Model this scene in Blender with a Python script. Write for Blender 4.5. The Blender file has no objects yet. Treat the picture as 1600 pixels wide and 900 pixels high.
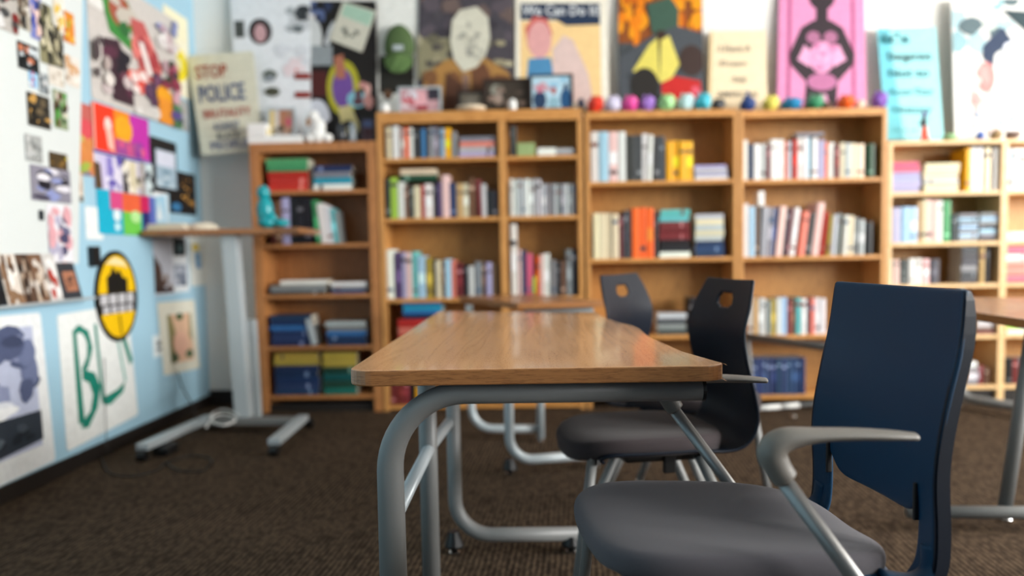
import bpy, bmesh, math, random
import numpy as np
from mathutils import Vector, Matrix

# ------------------------------------------------------------------ camera, light, exposure
SC = bpy.context.scene
COL = SC.collection
F, PPY, PITCH, ROLL, YAW, CAMH = 1265.3, 481.5, .06806, -.01842, .0250, .98
_fwd = Vector((-math.sin(YAW)*math.cos(PITCH), math.cos(YAW)*math.cos(PITCH), -math.sin(PITCH)))
_rt = Vector((math.cos(YAW), math.sin(YAW), 0)); _up = _rt.cross(_fwd)
CA = _rt*math.cos(ROLL) + _up*math.sin(ROLL)
CB = -_rt*math.sin(ROLL) + _up*math.cos(ROLL)
CC = _fwd
CO = Vector((0, 0, CAMH))
def at(x, y, X=None, Y=None, Z=None):
    """photo pixel -> point on a world plane"""
    d = CA*((x-800)/F) - CB*((y-PPY)/F) + CC
    if Y is not None: t = Y/d.y
    elif Z is not None: t = (Z-CAMH)/d.z
    else: t = X/d.x
    return CO + d*t
def atp(x, y, P, n):
    d = CA*((x-800)/F) - CB*((y-PPY)/F) + CC
    return CO + d*((Vector(P)-CO).dot(n)/d.dot(n))
cam = bpy.data.cameras.new('camera'); camo = bpy.data.objects.new('camera', cam); COL.objects.link(camo)
cam.sensor_width = 36; cam.lens = F/1600*36; cam.shift_y = (PPY-450)/1600; cam.clip_start = .05
camo.matrix_world = Matrix(((CA.x, CB.x, -CC.x, 0), (CA.y, CB.y, -CC.y, 0), (CA.z, CB.z, -CC.z, CAMH), (0, 0, 0, 1)))
cam.dof.use_dof = True; cam.dof.focus_distance = 1.70; cam.dof.aperture_fstop = 1.32; cam.dof.aperture_blades = 0
SC.camera = camo
SC.view_settings.view_transform = 'Standard'; SC.view_settings.look = 'None'
SC.view_settings.gamma = 1; SC.view_settings.use_curve_mapping = False
SC.view_settings.exposure = 0.15
W = bpy.data.worlds.new('world'); SC.world = W; W.use_nodes = True
W.node_tree.nodes['Background'].inputs[0].default_value = (.80, .90, 1, 1)
W.node_tree.nodes['Background'].inputs[1].default_value = 2.0
WIN = [(-1.7, -.3), (.1, 1.5), (1.9, 3.3)]          # windows in the right wall, Y ranges
XR, XL, YB, YF, HC = 5.8, -2.17, 5.33, -2.6, 3.1
def area(name, loc, rot, sx, sy, power, col):
    l = bpy.data.lights.new(name, 'AREA'); l.shape = 'RECTANGLE'; l.size = sx; l.size_y = sy
    l.energy = power; l.color = col
    o = bpy.data.objects.new(name, l); o.location = loc; o.rotation_euler = rot; COL.objects.link(o)
for y0, y1 in WIN:
    area('daylight_window', (XR+.02, (y0+y1)/2, 2.05), (0, math.radians(90), 0), 1.6, y1-y0, 215, (1, .985, .955))

# ------------------------------------------------------------------ helpers
def lin(c):
    if isinstance(c, str):
        c = c.lstrip('#'); c = c if len(c) == 6 else ''.join(k*2 for k in c); c = [int(c[i:i+2], 16)/255 for i in (0, 2, 4)]
    else: c = [v/255 for v in c]
    return tuple((v/12.92 if v <= .04045 else ((v+.055)/1.055)**2.4) for v in c)
def nt(name):
    m = bpy.data.materials.new(name); m.use_nodes = True
    return m, m.node_tree.nodes, m.node_tree.links, m.node_tree.nodes['Principled BSDF']
def mat(name, c, rough=.5, metal=0, spec=.5, noise=0, nscale=60, bump=0, bscale=200, coat=0, sheen=0):
    m, N, L, b = nt(name); c = lin(c)
    b.inputs['Base Color'].default_value = (*c, 1); b.inputs['Roughness'].default_value = rough
    b.inputs['Metallic'].default_value = metal; b.inputs['Specular IOR Level'].default_value = spec
    if coat: b.inputs['Coat Weight'].default_value = coat
    if sheen: b.inputs['Sheen Weight'].default_value = sheen
    tc = N.new('ShaderNodeTexCoord')
    if noise:
        n = N.new('ShaderNodeTexNoise'); n.inputs['Scale'].default_value = nscale; L.new(tc.outputs['Object'], n.inputs[0])
        r = N.new('ShaderNodeMapRange'); r.inputs[3].default_value = 1-noise; r.inputs[4].default_value = 1+noise
        L.new(n.outputs[0], r.inputs[0])
        mx = N.new('ShaderNodeMix'); mx.data_type = 'RGBA'; mx.blend_type = 'MULTIPLY'; mx.inputs[0].default_value = 1
        mx.inputs[6].default_value = (*c, 1); L.new(r.outputs[0], mx.inputs[7]); L.new(mx.outputs[2], b.inputs['Base Color'])
    if bump:
        n = N.new('ShaderNodeTexNoise'); n.inputs['Scale'].default_value = bscale; L.new(tc.outputs['Object'], n.inputs[0])
        bp = N.new('ShaderNodeBump'); bp.inputs[0].default_value = bump; bp.inputs[1].default_value = .002
        L.new(n.outputs[0], bp.inputs['Height']); L.new(bp.outputs[0], b.inputs['Normal'])
    return m
def wood(name, c1, c2, scale=(1, 1, 1), rough=.35, fine=1.0, ring=6, coat=0, bump=.15, amp=.75):
    """oak veneer: long noise streaks, cathedral bands and short dark pores"""
    m, N, L, b = nt(name)
    tc = N.new('ShaderNodeTexCoord'); mp = N.new('ShaderNodeMapping'); mp.inputs['Scale'].default_value = scale
    L.new(tc.outputs['Object'], mp.inputs[0])
    n1 = N.new('ShaderNodeTexNoise'); n1.inputs['Scale'].default_value = ring; n1.inputs['Detail'].default_value = 3; L.new(mp.outputs[0], n1.inputs[0])
    w = N.new('ShaderNodeMath'); w.operation = 'MULTIPLY'; w.inputs[1].default_value = 9; L.new(n1.outputs[0], w.inputs[0])
    fr = N.new('ShaderNodeMath'); fr.operation = 'PINGPONG'; fr.inputs[1].default_value = .5; L.new(w.outputs[0], fr.inputs[0])
    n2 = N.new('ShaderNodeTexNoise'); n2.inputs['Scale'].default_value = 60*fine; n2.inputs['Detail'].default_value = 4
    L.new(mp.outputs[0], n2.inputs[0])
    ad = N.new('ShaderNodeMath'); ad.operation = 'MULTIPLY_ADD'; ad.inputs[1].default_value = amp; L.new(fr.outputs[0], ad.inputs[0])
    L.new(n2.outputs[0], ad.inputs[2])
    cr = N.new('ShaderNodeValToRGB'); cr.color_ramp.elements[0].position = .34+(amp-.75)*.2; cr.color_ramp.elements[0].color = (*lin(c2), 1)
    cr.color_ramp.elements[1].position = .72+(amp-.75)*.25; cr.color_ramp.elements[1].color = (*lin(c1), 1)
    L.new(ad.outputs[0], cr.inputs[0]); L.new(cr.outputs[0], b.inputs['Base Color'])
    b.inputs['Roughness'].default_value = rough; b.inputs['Coat Weight'].default_value = coat
    bp = N.new('ShaderNodeBump'); bp.inputs[0].default_value = bump; bp.inputs[1].default_value = .001
    L.new(n2.outputs[0], bp.inputs['Height']); L.new(bp.outputs[0], b.inputs['Normal'])
    return m
def carpet_mat():
    m, N, L, b = nt('brown_loop_carpet')
    tc = N.new('ShaderNodeTexCoord')
    mp = N.new('ShaderNodeMapping'); mp.inputs['Rotation'].default_value = (0, 0, .06); L.new(tc.outputs['Object'], mp.inputs[0])
    s = N.new('ShaderNodeMapping'); s.inputs['Scale'].default_value = (1, .45, 1); L.new(mp.outputs[0], s.inputs[0])
    v = N.new('ShaderNodeTexVoronoi'); v.inputs['Scale'].default_value = 62; L.new(s.outputs[0], v.inputs[0])
    wv = N.new('ShaderNodeTexWave'); wv.bands_direction = 'X'; wv.inputs['Scale'].default_value = 17; wv.inputs['Distortion'].default_value = 1.6
    wv.inputs['Detail'].default_value = 2; wv.inputs['Detail Scale'].default_value = 3; L.new(mp.outputs[0], wv.inputs[0])
    n = N.new('ShaderNodeTexNoise'); n.inputs['Scale'].default_value = 420; L.new(mp.outputs[0], n.inputs[0])
    a = N.new('ShaderNodeMath'); a.operation = 'MULTIPLY_ADD'; a.inputs[1].default_value = .32; L.new(wv.outputs[1], a.inputs[0]); L.new(n.outputs[0], a.inputs[2])
    a2 = N.new('ShaderNodeMath'); a2.operation = 'MULTIPLY_ADD'; a2.inputs[1].default_value = -.5; L.new(v.outputs[0], a2.inputs[0]); L.new(a.outputs[0], a2.inputs[2])
    cr = N.new('ShaderNodeValToRGB'); cr.color_ramp.elements[0].position = .2; cr.color_ramp.elements[0].color = (*lin('#281e16'), 1)
    cr.color_ramp.elements[1].position = .9; cr.color_ramp.elements[1].color = (*lin('#6f5c49'), 1)
    L.new(a2.outputs[0], cr.inputs[0]); L.new(cr.outputs[0], b.inputs['Base Color'])
    b.inputs['Roughness'].default_value = .95; b.inputs['Specular IOR Level'].default_value = .1
    bp = N.new('ShaderNodeBump'); bp.inputs[0].default_value = .7; bp.inputs[1].default_value = .004
    L.new(a2.outputs[0], bp.inputs['Height']); L.new(bp.outputs[0], b.inputs['Normal'])
    return m
def attr_mat(name, rough=.6, spec=.3):
    m, N, L, b = nt(name)
    a = N.new('ShaderNodeAttribute'); a.attribute_name = 'Col'; a.attribute_type = 'GEOMETRY'
    tc = N.new('ShaderNodeTexCoord'); n = N.new('ShaderNodeTexNoise'); n.inputs['Scale'].default_value = 30; n.inputs['Detail'].default_value = 4
    L.new(tc.outputs['Object'], n.inputs[0])
    r = N.new('ShaderNodeMapRange'); r.inputs[3].default_value = .86; r.inputs[4].default_value = 1.14; L.new(n.outputs[0], r.inputs[0])
    mx = N.new('ShaderNodeMix'); mx.data_type = 'RGBA'; mx.blend_type = 'MULTIPLY'; mx.inputs[0].default_value = 1
    L.new(a.outputs['Color'], mx.inputs[6]); L.new(r.outputs[0], mx.inputs[7]); L.new(mx.outputs[2], b.inputs['Base Color'])
    b.inputs['Roughness'].default_value = rough; b.inputs['Specular IOR Level'].default_value = spec
    return m
M = dict(
    wall=mat('warm_white_wall_paint', '#efeee9', .8, bump=.1, bscale=120), bluewall=mat('light_blue_wall', '#a3cbdf', .75, noise=.02, nscale=3),
    frontwall=mat('fill_cutting_grey_wall', '#4c5660', .8), ceil=mat('ceiling_tile', '#e8e6e0', .9), base=mat('dark_brown_rubber_baseboard', '#1d1713', .5),
    carpet=carpet_mat(),
    top=wood('oak_table_laminate', '#d3a174', '#aa7a50', (16, .7, 16), .25, 1.3, .8, coat=.3, bump=.04, amp=.32),
    edge=wood('oak_edge_band', '#a46e40', '#744827', (1.6, 1.6, 22), .34, .8, 3, coat=.1),
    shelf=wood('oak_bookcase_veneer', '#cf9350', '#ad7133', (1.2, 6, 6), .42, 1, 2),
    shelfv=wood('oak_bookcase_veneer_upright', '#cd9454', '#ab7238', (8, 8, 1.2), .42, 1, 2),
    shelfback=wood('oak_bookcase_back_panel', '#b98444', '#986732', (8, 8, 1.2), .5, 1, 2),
    daylit=wood('pale_daylit_veneer', '#e6c08b', '#d3a66b', (1.2, 6, 6), .45, 1, 2),  # window light on the right bookcase put into a paler wood colour
    daylit_back=wood('pale_daylit_back_panel', '#cf9f62', '#b98748', (8, 8, 1.2), .5, 1, 2),
    red_oak=wood('brown_red_oak_veneer', '#b67a46', '#8d5a30', (8, 8, 1.2), .45, 1, 2),
    grey=mat('grey_powder_coat', '#7b7c7b', .45, 0, .5, bump=.05, bscale=900),
    greyd=mat('darker_grey_powder_coat', '#6d6c6a', .42, .15, .5, bump=.05, bscale=900),
    lgrey=mat('light_grey_powder_coat', '#b5bec2', .36, .1), chrome=mat('polished_chrome', '#c9c9c9', .15, 1),
    silver=mat('brushed_silver_tube', '#8a8988', .34, .6), black=mat('black_plastic', '#0c0c0d', .45), 
    navy=mat('navy_blue_plastic_shell', '#03304c', .48, 0, .25, bump=.12, bscale=1400), arm=mat('warm_grey_plastic_armrest', '#6f6b65', .5, bump=.12, bscale=1400),
    navyd=mat('dark_navy_plastic_shell', '#040f1d', .45, 0, .25), seat=mat('grey_seat_fabric', '#4f4c51', .9, 0, .2, noise=.12, nscale=900, bump=.3, bscale=900, sheen=.12),
    seatm=mat('mauve_grey_seat_fabric', '#3d3638', .9, 0, .2, noise=.1, nscale=800, sheen=.1),
    white=mat('white_gloss', '#f2f2ef', .35), whiteb=mat('whiteboard_enamel', '#dfe5e4', .3), teal=mat('teal_glazed_ceramic', '#0f97a0', .3),
    paint=attr_mat('printed_paper'), cover=attr_mat('book_cover', .45, .4), glaze=attr_mat('painted_figurine', .4, .5),
    cable=mat('black_rubber_cable', '#141210', .5), darkwood=mat('dark_frame_wood', '#2a1712', .4), winframe=mat('window_frame', '#d8d8d4', .5),
)
def link(name, bm, m, parent=None, loc=None, smooth=False):
    me = bpy.data.meshes.new(name); bm.normal_update(); bm.to_mesh(me); bm.free()
    o = bpy.data.objects.new(name, me); COL.objects.link(o)
    if m is not None:
        for k in (m if isinstance(m, (list, tuple)) else [m]): me.materials.append(k)
    if parent: o.parent = parent
    if loc is not None: o.location = loc
    if smooth:
        for p in me.polygons: p.use_smooth = True
    return o
def tag(o, label=None, cat=None, group=None, kind=None):
    if label: o['label'] = label
    if cat: o['category'] = cat
    if group: o['group'] = group
    if kind: o['kind'] = kind
    return o
def thing(name, label, cat, loc=(0, 0, 0), rz=0, group=None):
    o = bpy.data.objects.new(name, None); o.empty_display_size = .05; COL.objects.link(o)
    o.location = loc; o.rotation_euler = (0, 0, rz); return tag(o, label, cat, group)
def box(bm, a, b, bev=0):
    x0, y0, z0 = [min(p, q) for p, q in zip(a, b)]; x1, y1, z1 = [max(p, q) for p, q in zip(a, b)]
    vs = [bm.verts.new(p) for p in ((x0,y0,z0),(x1,y0,z0),(x1,y1,z0),(x0,y1,z0),(x0,y0,z1),(x1,y0,z1),(x1,y1,z1),(x0,y1,z1))]
    fs = [bm.faces.new([vs[i] for i in q]) for q in ((0,3,2,1),(4,5,6,7),(0,1,5,4),(1,2,6,5),(2,3,7,6),(3,0,4,7))]
    if bev:
        es = list({e for f in fs for e in f.edges}); bmesh.ops.bevel(bm, geom=es, offset=bev, segments=2, affect='EDGES', profile=.6)
    return bm
def B(a, b, bev=0): return box(bmesh.new(), a, b, bev)
def struct(name, bm, m): return tag(link(name, bm, m), kind='structure')
def prism(bm, pts, z0, z1, bev=0):
    lo = [bm.verts.new((p[0], p[1], z0)) for p in pts]; hi = [bm.verts.new((p[0], p[1], z1)) for p in pts]
    n = len(pts); f = [bm.faces.new(hi), bm.faces.new(lo[::-1])]
    for i in range(n): f.append(bm.faces.new((lo[i], lo[(i+1) % n], hi[(i+1) % n], hi[i])))
    bmesh.ops.recalc_face_normals(bm, faces=f)
    if bev:
        es = list(f[0].edges)+list(f[1].edges); bmesh.ops.bevel(bm, geom=es, offset=bev, segments=2, affect='EDGES', profile=.5)
    return bm
def tube(bm, pts, rad, seg=16, rad2=None, cap=True, ref=None):
    """sweep; rad list = half-width across ref, rad2 = half-width along the other"""
    pts = [Vector(p) for p in pts]; n = len(pts)
    rad = rad if isinstance(rad, (list, tuple)) else [rad]*n
    rad2 = rad if rad2 is None else (rad2 if isinstance(rad2, (list, tuple)) else [rad2]*n)
    rings = []; u = None
    for i, p in enumerate(pts):
        t = (pts[min(i+1, n-1)]-pts[max(i-1, 0)]).normalized()
        if u is None:
            r0 = Vector(ref) if ref else (Vector((0, 0, 1)) if abs(t.z) < .9 else Vector((0, 1, 0)))
            u = (r0 - t*r0.dot(t)).normalized()
        else: u = (u - t*u.dot(t)).normalized()
        v = t.cross(u)
        rings.append([bm.verts.new(p + u*rad[i]*math.cos(2*math.pi*k/seg) + v*rad2[i]*math.sin(2*math.pi*k/seg)) for k in range(seg)])
    fs = []
    for a, b in zip(rings, rings[1:]):
        for k in range(seg): fs.append(bm.faces.new((a[k], a[(k+1) % seg], b[(k+1) % seg], b[k])))
    if cap: fs.append(bm.faces.new(rings[0][::-1])); fs.append(bm.faces.new(rings[-1]))
    bmesh.ops.recalc_face_normals(bm, faces=fs)
    return bm
def T(pts, rad, **k): return tube(bmesh.new(), pts, rad, **k)
def fillet(pts, r, n=8):
    """round the inner corners of a polyline"""
    pts = [Vector(p) for p in pts]; r = r if isinstance(r, (list, tuple)) else [r]*(len(pts)-2); out = [pts[0]]
    for i in range(1, len(pts)-1):
        a = (pts[i-1]-pts[i]).normalized(); b = (pts[i+1]-pts[i]).normalized(); ang = a.angle(b)
        d = r[i-1]/math.tan(ang/2); p0 = pts[i]+a*d; p1 = pts[i]+b*d
        c = pts[i]+(a+b).normalized()*(r[i-1]/math.sin(ang/2))
        v0 = p0-c; v1 = p1-c; th = v0.angle(v1)
        for k in range(n+1):
            s = k/n; out.append(c + (v0*math.sin((1-s)*th)+v1*math.sin(s*th))/math.sin(th))
    out.append(pts[-1]); return out
def disc_lathe(bm, prof, cx=0, cy=0, z=0, seg=16):
    rings = [[bm.verts.new((cx+r*math.cos(2*math.pi*k/seg), cy+r*math.sin(2*math.pi*k/seg), z+h)) for k in range(seg)] for r, h in prof]
    fs = []
    for a, b in zip(rings, rings[1:]):
        for k in range(seg): fs.append(bm.faces.new((a[k], a[(k+1) % seg], b[(k+1) % seg], b[k])))
    fs.append(bm.faces.new(rings[0][::-1])); fs.append(bm.faces.new(rings[-1]))
    bmesh.ops.recalc_face_normals(bm, faces=fs); return bm
def srgb(c):
    if isinstance(c, str):
        c = c.lstrip('#'); c = c if len(c) == 6 else ''.join(k*2 for k in c); return [int(c[i:i+2], 16)/255 for i in (0, 2, 4)]
    return [v/255 for v in c]
def paintf(bm, faces, c, lay):
    c = (*srgb(c), 1)           # byte colours are stored display-encoded
    for f in faces:
        for l in f.loops: l[lay] = c

# ------------------------------------------------------------------ room
struct('floor', B((XL-.1, YF-.1, -.1), (XR+.1, YB+.1, 0)), M['carpet'])
struct('ceiling', B((XL-.1, YF-.1, HC), (XR+.1, YB+.1, HC+.1)), M['ceil'])
struct('wall_left', B((XL-.1, YF, 0), (XL, YB, HC)), M['bluewall'])
struct('wall_back', B((XL-.1, YB, 0), (XR+.1, YB+.1, HC)), M['wall'])
struct('wall_front', B((XL-.1, YF-.1, 0), (XR+.1, YF, HC)), M['frontwall'])  # unseen wall, darkened to cut fill light from behind the camera
bm = bmesh.new()
ys = [YF] + [v for w in WIN for v in w] + [YB]
for i in range(0, len(ys), 2): box(bm, (XR, ys[i], 0), (XR+.12, ys[i+1], HC))
for y0, y1 in WIN: box(bm, (XR, y0, 0), (XR+.12, y1, 1.2)); box(bm, (XR, y0, 2.9), (XR+.12, y1, HC))
struct('wall_right', bm, M['wall'])
for i, (y0, y1) in enumerate(WIN):
    bm = bmesh.new()
    for a, b in (((XR+.04, y0, 1.2), (XR+.1, y0+.05, 2.9)), ((XR+.04, y1-.05, 1.2), (XR+.1, y1, 2.9)), ((XR+.04, y0, 1.2), (XR+.1, y1, 1.25)), ((XR+.04, y0, 2.85), (XR+.1, y1, 2.9))): box(bm, a, b)
    struct('window_%d' % (i+1), bm, M['winframe'])
struct('baseboard_left', B((XL, YF, 0), (XL+.012, YB, .072), .003), M['base'])
struct('baseboard_back', B((XL, YB-.012, 0), (XR, YB, .10), .003), M['base'])

# ------------------------------------------------------------------ posters and prints: flat layers of coloured paper
rnd = random.Random(7)
def blob(cu, cv, ru, rv, n=9, j=.35, rr=None):
    rr = rr or rnd; ph = rr.random()*6
    return [(cu+ru*math.cos(ph+2*math.pi*k/n)*(1-j*rr.random()), cv+rv*math.sin(ph+2*math.pi*k/n)*(1-j*rr.random())) for k in range(n)]
def poster(name, label, cat, q, base, patches=(), thick=.006, group=None, parent=None, texts=(), seed=1, step=.00025, backmat=None):
    TL, TR, BR, BL = [Vector(p) for p in q]
    C0 = (TL+TR+BR+BL)/4; n = (BL-TL).cross(TR-TL).normalized()
    if n.dot(CO-C0) < 0: n = -n
    rr = random.Random(seed)
    def P(u, v, h=0): return (TL*(1-u)*(1-v)+TR*u*(1-v)+BR*u*v+BL*(1-u)*v) - C0 + n*h
    bm = bmesh.new(); lay = bm.loops.layers.color.new('Col')
    # sheet with rounded corners
    r = .03; ring = []
    for cu, cv, a0 in ((r, r, 180), (1-r, r, 270), (1-r, 1-r, 0), (r, 1-r, 90)):
        for k in range(4):
            a = math.radians(a0+30*k); ring.append((cu+r*math.cos(a), cv+r*math.sin(a)))
    fr = [bm.verts.new(P(u, v, thick)) for u, v in ring]; bk = [bm.verts.new(P(u, v, 0)) for u, v in ring]
    fs = [bm.faces.new(fr), bm.faces.new(bk[::-1])]+[bm.faces.new((bk[i], bk[(i+1) % len(ring)], fr[(i+1) % len(ring)], fr[i])) for i in range(len(ring))]
    bmesh.ops.recalc_face_normals(bm, faces=fs); paintf(bm, fs, base, lay)
    h = thick
    def add(poly, c):
        nonlocal h
        h += step; poly = [(min(1, max(0, u)), min(1, max(0, v))) for u, v in poly]
        cl = [poly[0]]
        for p in poly[1:]:
            if abs(p[0]-cl[-1][0])+abs(p[1]-cl[-1][1]) > 1e-4: cl.append(p)
        if len(cl) < 3: return
        f = bm.faces.new([bm.verts.new(P(u, v, h)) for u, v in cl]); f.normal_update()
        if f.normal.dot(n) < 0: f.normal_flip()
        paintf(bm, [f], c, lay)
    for p in patches:
        k = p[0]
        if k == 'r': add([(p[1], p[2]), (p[3], p[2]), (p[3], p[4]), (p[1], p[4])], p[5])
        elif k == 'e': add([(p[1]+p[3]*math.cos(a*math.pi/10), p[2]+p[4]*math.sin(a*math.pi/10)) for a in range(20)], p[5])
        elif k == 'p': add(p[1], p[2])
        elif k == 'b':
            _, cnt, u0, v0, u1, v1, cols, su, sv = p
            for _i in range(cnt):
                add(blob(rr.uniform(u0, u1), rr.uniform(v0, v1), su*rr.uniform(.5, 1.2), sv*rr.uniform(.5, 1.2), rr=rr), rr.choice(cols))
    o = link(name, bm, M['paint'], parent, C0)
    if label: tag(o, label, cat, group)
    # lettering
    for (s, u, v, hh, wd, c) in texts:
        cu = bpy.data.curves.new('lettering', 'FONT'); cu.body = s; cu.size = 1; cu.resolution_u = 2; cu.offset = .012
        t = bpy.data.objects.new('lettering', cu); me = bpy.data.meshes.new_from_object(t)
        if not len(me.vertices): continue
        xs = [w.co.x for w in me.vertices]; x0, x1 = min(xs), max(xs)
        for w in me.vertices:
            w.co = P(u+(w.co.x-x0)/(x1-x0)*wd, v-(w.co.y/.7)*hh, thick+.0005+step*(len(patches)+30))
        me.materials.clear()
        key = 'ink_'+c.strip('#')
        if key not in M: M[key] = mat('ink_'+c.strip('#'), c, .6)
        me.materials.append(M[key]); lo = bpy.data.objects.new('lettering', me); COL.objects.link(lo); lo.parent = o
        bpy.data.objects.remove(t)
    return o
def qL(*px, x=None):      # four photo pixels on the left wall
    return [at(a, b, X=XL+.001 if x is None else x) for a, b in px]
def qR(xl, xr, yt, yb, X=XL+.001):  # upright rectangle on the left wall from its left edge
    a, b, c = at(xl, yt, X=X), at(xl, yb, X=X), at(xr, yt, X=X)
    return [a, Vector((a.x, c.y, a.z)), Vector((a.x, c.y, b.z)), Vector((a.x, a.y, b.z))]

# left wall ---------------------------------------------------------
KW = ['#2a2625', '#8a8580', '#d9d4cc', '#5b4a40']
wb = thing('whiteboard', 'large white board on the blue wall, its right side covered with pinned photos', 'whiteboard', at(60, 420, X=XL))
def rel(o, *bms): pass
def wq(px, t0=0, t1=.02):  # slab on the left wall in world coordinates
    bm = bmesh.new(); a = [at(x, y, X=XL) for x, y in px]
    t0 += .002; lo = [bm.verts.new((XL+t0, p.y, p.z)) for p in a]; hi = [bm.verts.new((XL+t1, p.y, p.z)) for p in a]
    f = [bm.faces.new(lo), bm.faces.new(hi[::-1])]+[bm.faces.new((lo[i], lo[(i+1) % 4], hi[(i+1) % 4], hi[i])) for i in range(4)]
    bmesh.ops.recalc_face_normals(bm, faces=f); return bm
def sub(name, bm, m, root, smooth=False):
    o = link(name, bm, m, root, smooth=smooth); o.matrix_parent_inverse = (Matrix.Translation(root.location) @ Matrix.Rotation(root.rotation_euler.z, 4, 'Z')).inverted(); return o
sub('board', wq(((-300, -260), (124, -40), (117, 412), (-300, 440)), 0, .018), M['whiteboard' if 'whiteboard' in M else 'whiteb'], wb)
a = at(-300, 495, X=XL); b = at(128, 470, X=XL)
zt = (a.z+b.z)/2
sub('tray', B((XL+.002, a.y, zt-.012), (XL+.075, b.y, zt), .003), M['lgrey'], wb)
XP = XL+.020
board_pics = [
 ((-24, 24, -34, 34), 'whitish photo with red marks at the top left of the board', '#b9b4ae', ['#7c1e1c', '#444', '#ddd']),
 ((24, 45, -24, 40), 'beige and black portrait photo near the top of the board', '#b3ab9c', ['#222', '#e8e2d8', '#6a5a4c']),
 ((44, 62, -20, 56), 'blue and pink portrait photo at the top of the board', '#7d86c8', ['#3b4fb0', '#e8c9c0', '#222']),
 ((58, 79, 0, 94), 'tall black and olive portrait photo on the board', '#8f8a68', ['#1c1a18', '#e0d8b8', '#3c3a30']),
 ((78, 96, 34, 100), 'dark olive portrait photo beside the tall black one', '#6a6552', ['#24221c', '#b8b090', '#3c3a30']),
 ((80, 97, -30, 46), 'cream sheet with a yellow corner at the top of the board', '#efe9dc', ['#e8c23c', '#efe9dc']),
 ((97, 114, 14, 62), 'small orange print by the right edge of the board', '#e08a2a', ['#e8d04a', '#c8641a', '#7ab04a']),
 ((26, 58, 62, 104), 'black photo with white figure left on the board', '#23282b', ['#0e1214', '#d0d8dc', '#c87a5a']),
 ((44, 57, 108, 134), 'tiny pink and blue print below the black photo', '#8ec4e8', ['#c81e6a', '#fff']),
 ((60, 74, 112, 144), 'small grey print beside the pink and blue one', '#8f979c', ['#30343a', '#4ab0d0', '#e0e0e0']),
 ((75, 98, 100, 130), 'pale sketch sheet in the middle of the board', '#e4ddd2', ['#cfc5b4', '#c8beb0']),
 ((41, 76, 142, 194), 'dark photo with a lit face above the sheets on the board', '#39342c', ['#1e1b16', '#c79a52', '#6a5c44']),
 ((82, 103, 138, 198), 'green toned photo of a person by the right edge', '#8d9c78', ['#2c3328', '#e8e0d0', '#5a2c1c', '#4a9c3c']),
 ((100, 121, 84, 130), 'pale photo of a person in tan near the right edge', '#e6dcd0', ['#d8a878', '#f2ece4', '#a88868']),
 ((38, 64, 208, 250), 'faded grey photo alone on the white board', '#a9acab', ['#8a8d8c', '#c4c6c5']),
 ((46, 108, 256, 312), 'wide black and white crowd photo on the board', '#8d8a98', ['#1e1c26', '#e6e4ec', '#4a4658', '#8f98c8']),
 ((76, 104, 236, 262), 'small print with a bright yellow figure on the board', '#4c3c24', ['#ecd40c', '#ecd40c', '#2a2418', '#8a6830']),
 ((72, 110, 318, 412), 'white sheet with a dim blue figure photo low on the board', '#eceaf0', ['#6c6a88', '#4a4868', '#b8b4cc', '#e0a8b0']),
 ((60, 68, 328, 344), 'tiny dark magnet on the lower board', '#2a3038', ['#111']),
 ((78, 104, 410, 426), 'orange note pinned at the lower corner of the board', '#e85020', ['#f07038']),
]
for i, ((x0, x1, y0, y1), lab, base, cols) in enumerate(board_pics):
    dark = 18 if (x1-x0)*(y1-y0) > 900 else 6
    poster('pinned_photo' if i < 17 else ('pinned_sheet' if i == 17 else 'pinned_note'), lab, 'photo' if i < 18 else 'note',
           qR(x0, x1, y0, y1, XP), base, [('b', dark, .1, .1, .9, .9, cols, .2, .16)], .0015, 'pictures pinned on the white board', seed=i+3)
# postcards standing in the tray
cards = [(-14, 8, '#1a1c22', ['#111', '#30343c'], 'near-black postcard standing leftmost in the board tray'),
         (8, 36, '#d9cfc4', ['#8a6a50', '#f0ebe4', '#5a4030'], 'white and brown postcard standing second in the board tray'),
         (36, 56, '#5a4234', ['#2c1e16', '#a8917c', '#c8beb4'], 'brown portrait postcard standing in the middle of the tray'),
         (56, 76, '#7a5a44', ['#c8b4a0', '#3a281c', '#e0d6cc'], 'tan figure postcard standing right of the brown one'),
         (76, 96, '#cfccc8', ['#b03020', '#f0eeec', '#9a948c'], 'pale postcard with a red mark standing in the tray'),
         (94, 126, '#33363c', ['#b0765a', '#b0765a', '#22242a'], 'dark card with a pink panel at the right end of the tray')]
for i, (x0, x1, base, cols, lab) in enumerate(cards):
    p0, p1 = at(x0, 472, X=XL+.05), at(x1, 472, X=XL+.05)
    zb = zt+.0005; h = (.205 if i < 5 else .165)
    q = [Vector((XL+.024, p0.y, zb+h)), Vector((XL+.024, p1.y-.004, zb+h)), Vector((XL+.062, p1.y-.004, zb)), Vector((XL+.062, p0.y, zb))]
    pt = [('b', 14, .1, .1, .9, .95, cols, .25, .2)] if i < 5 else [('r', .3, .25, .9, .8, '#b0765a'), ('b', 8, .35, .35, .85, .7, ['#8a5a44', '#2a2426'], .12, .05)]
    poster('postcard', lab, 'postcard', q, base, pt, .002, 'postcards in the board tray', seed=40+i)

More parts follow.
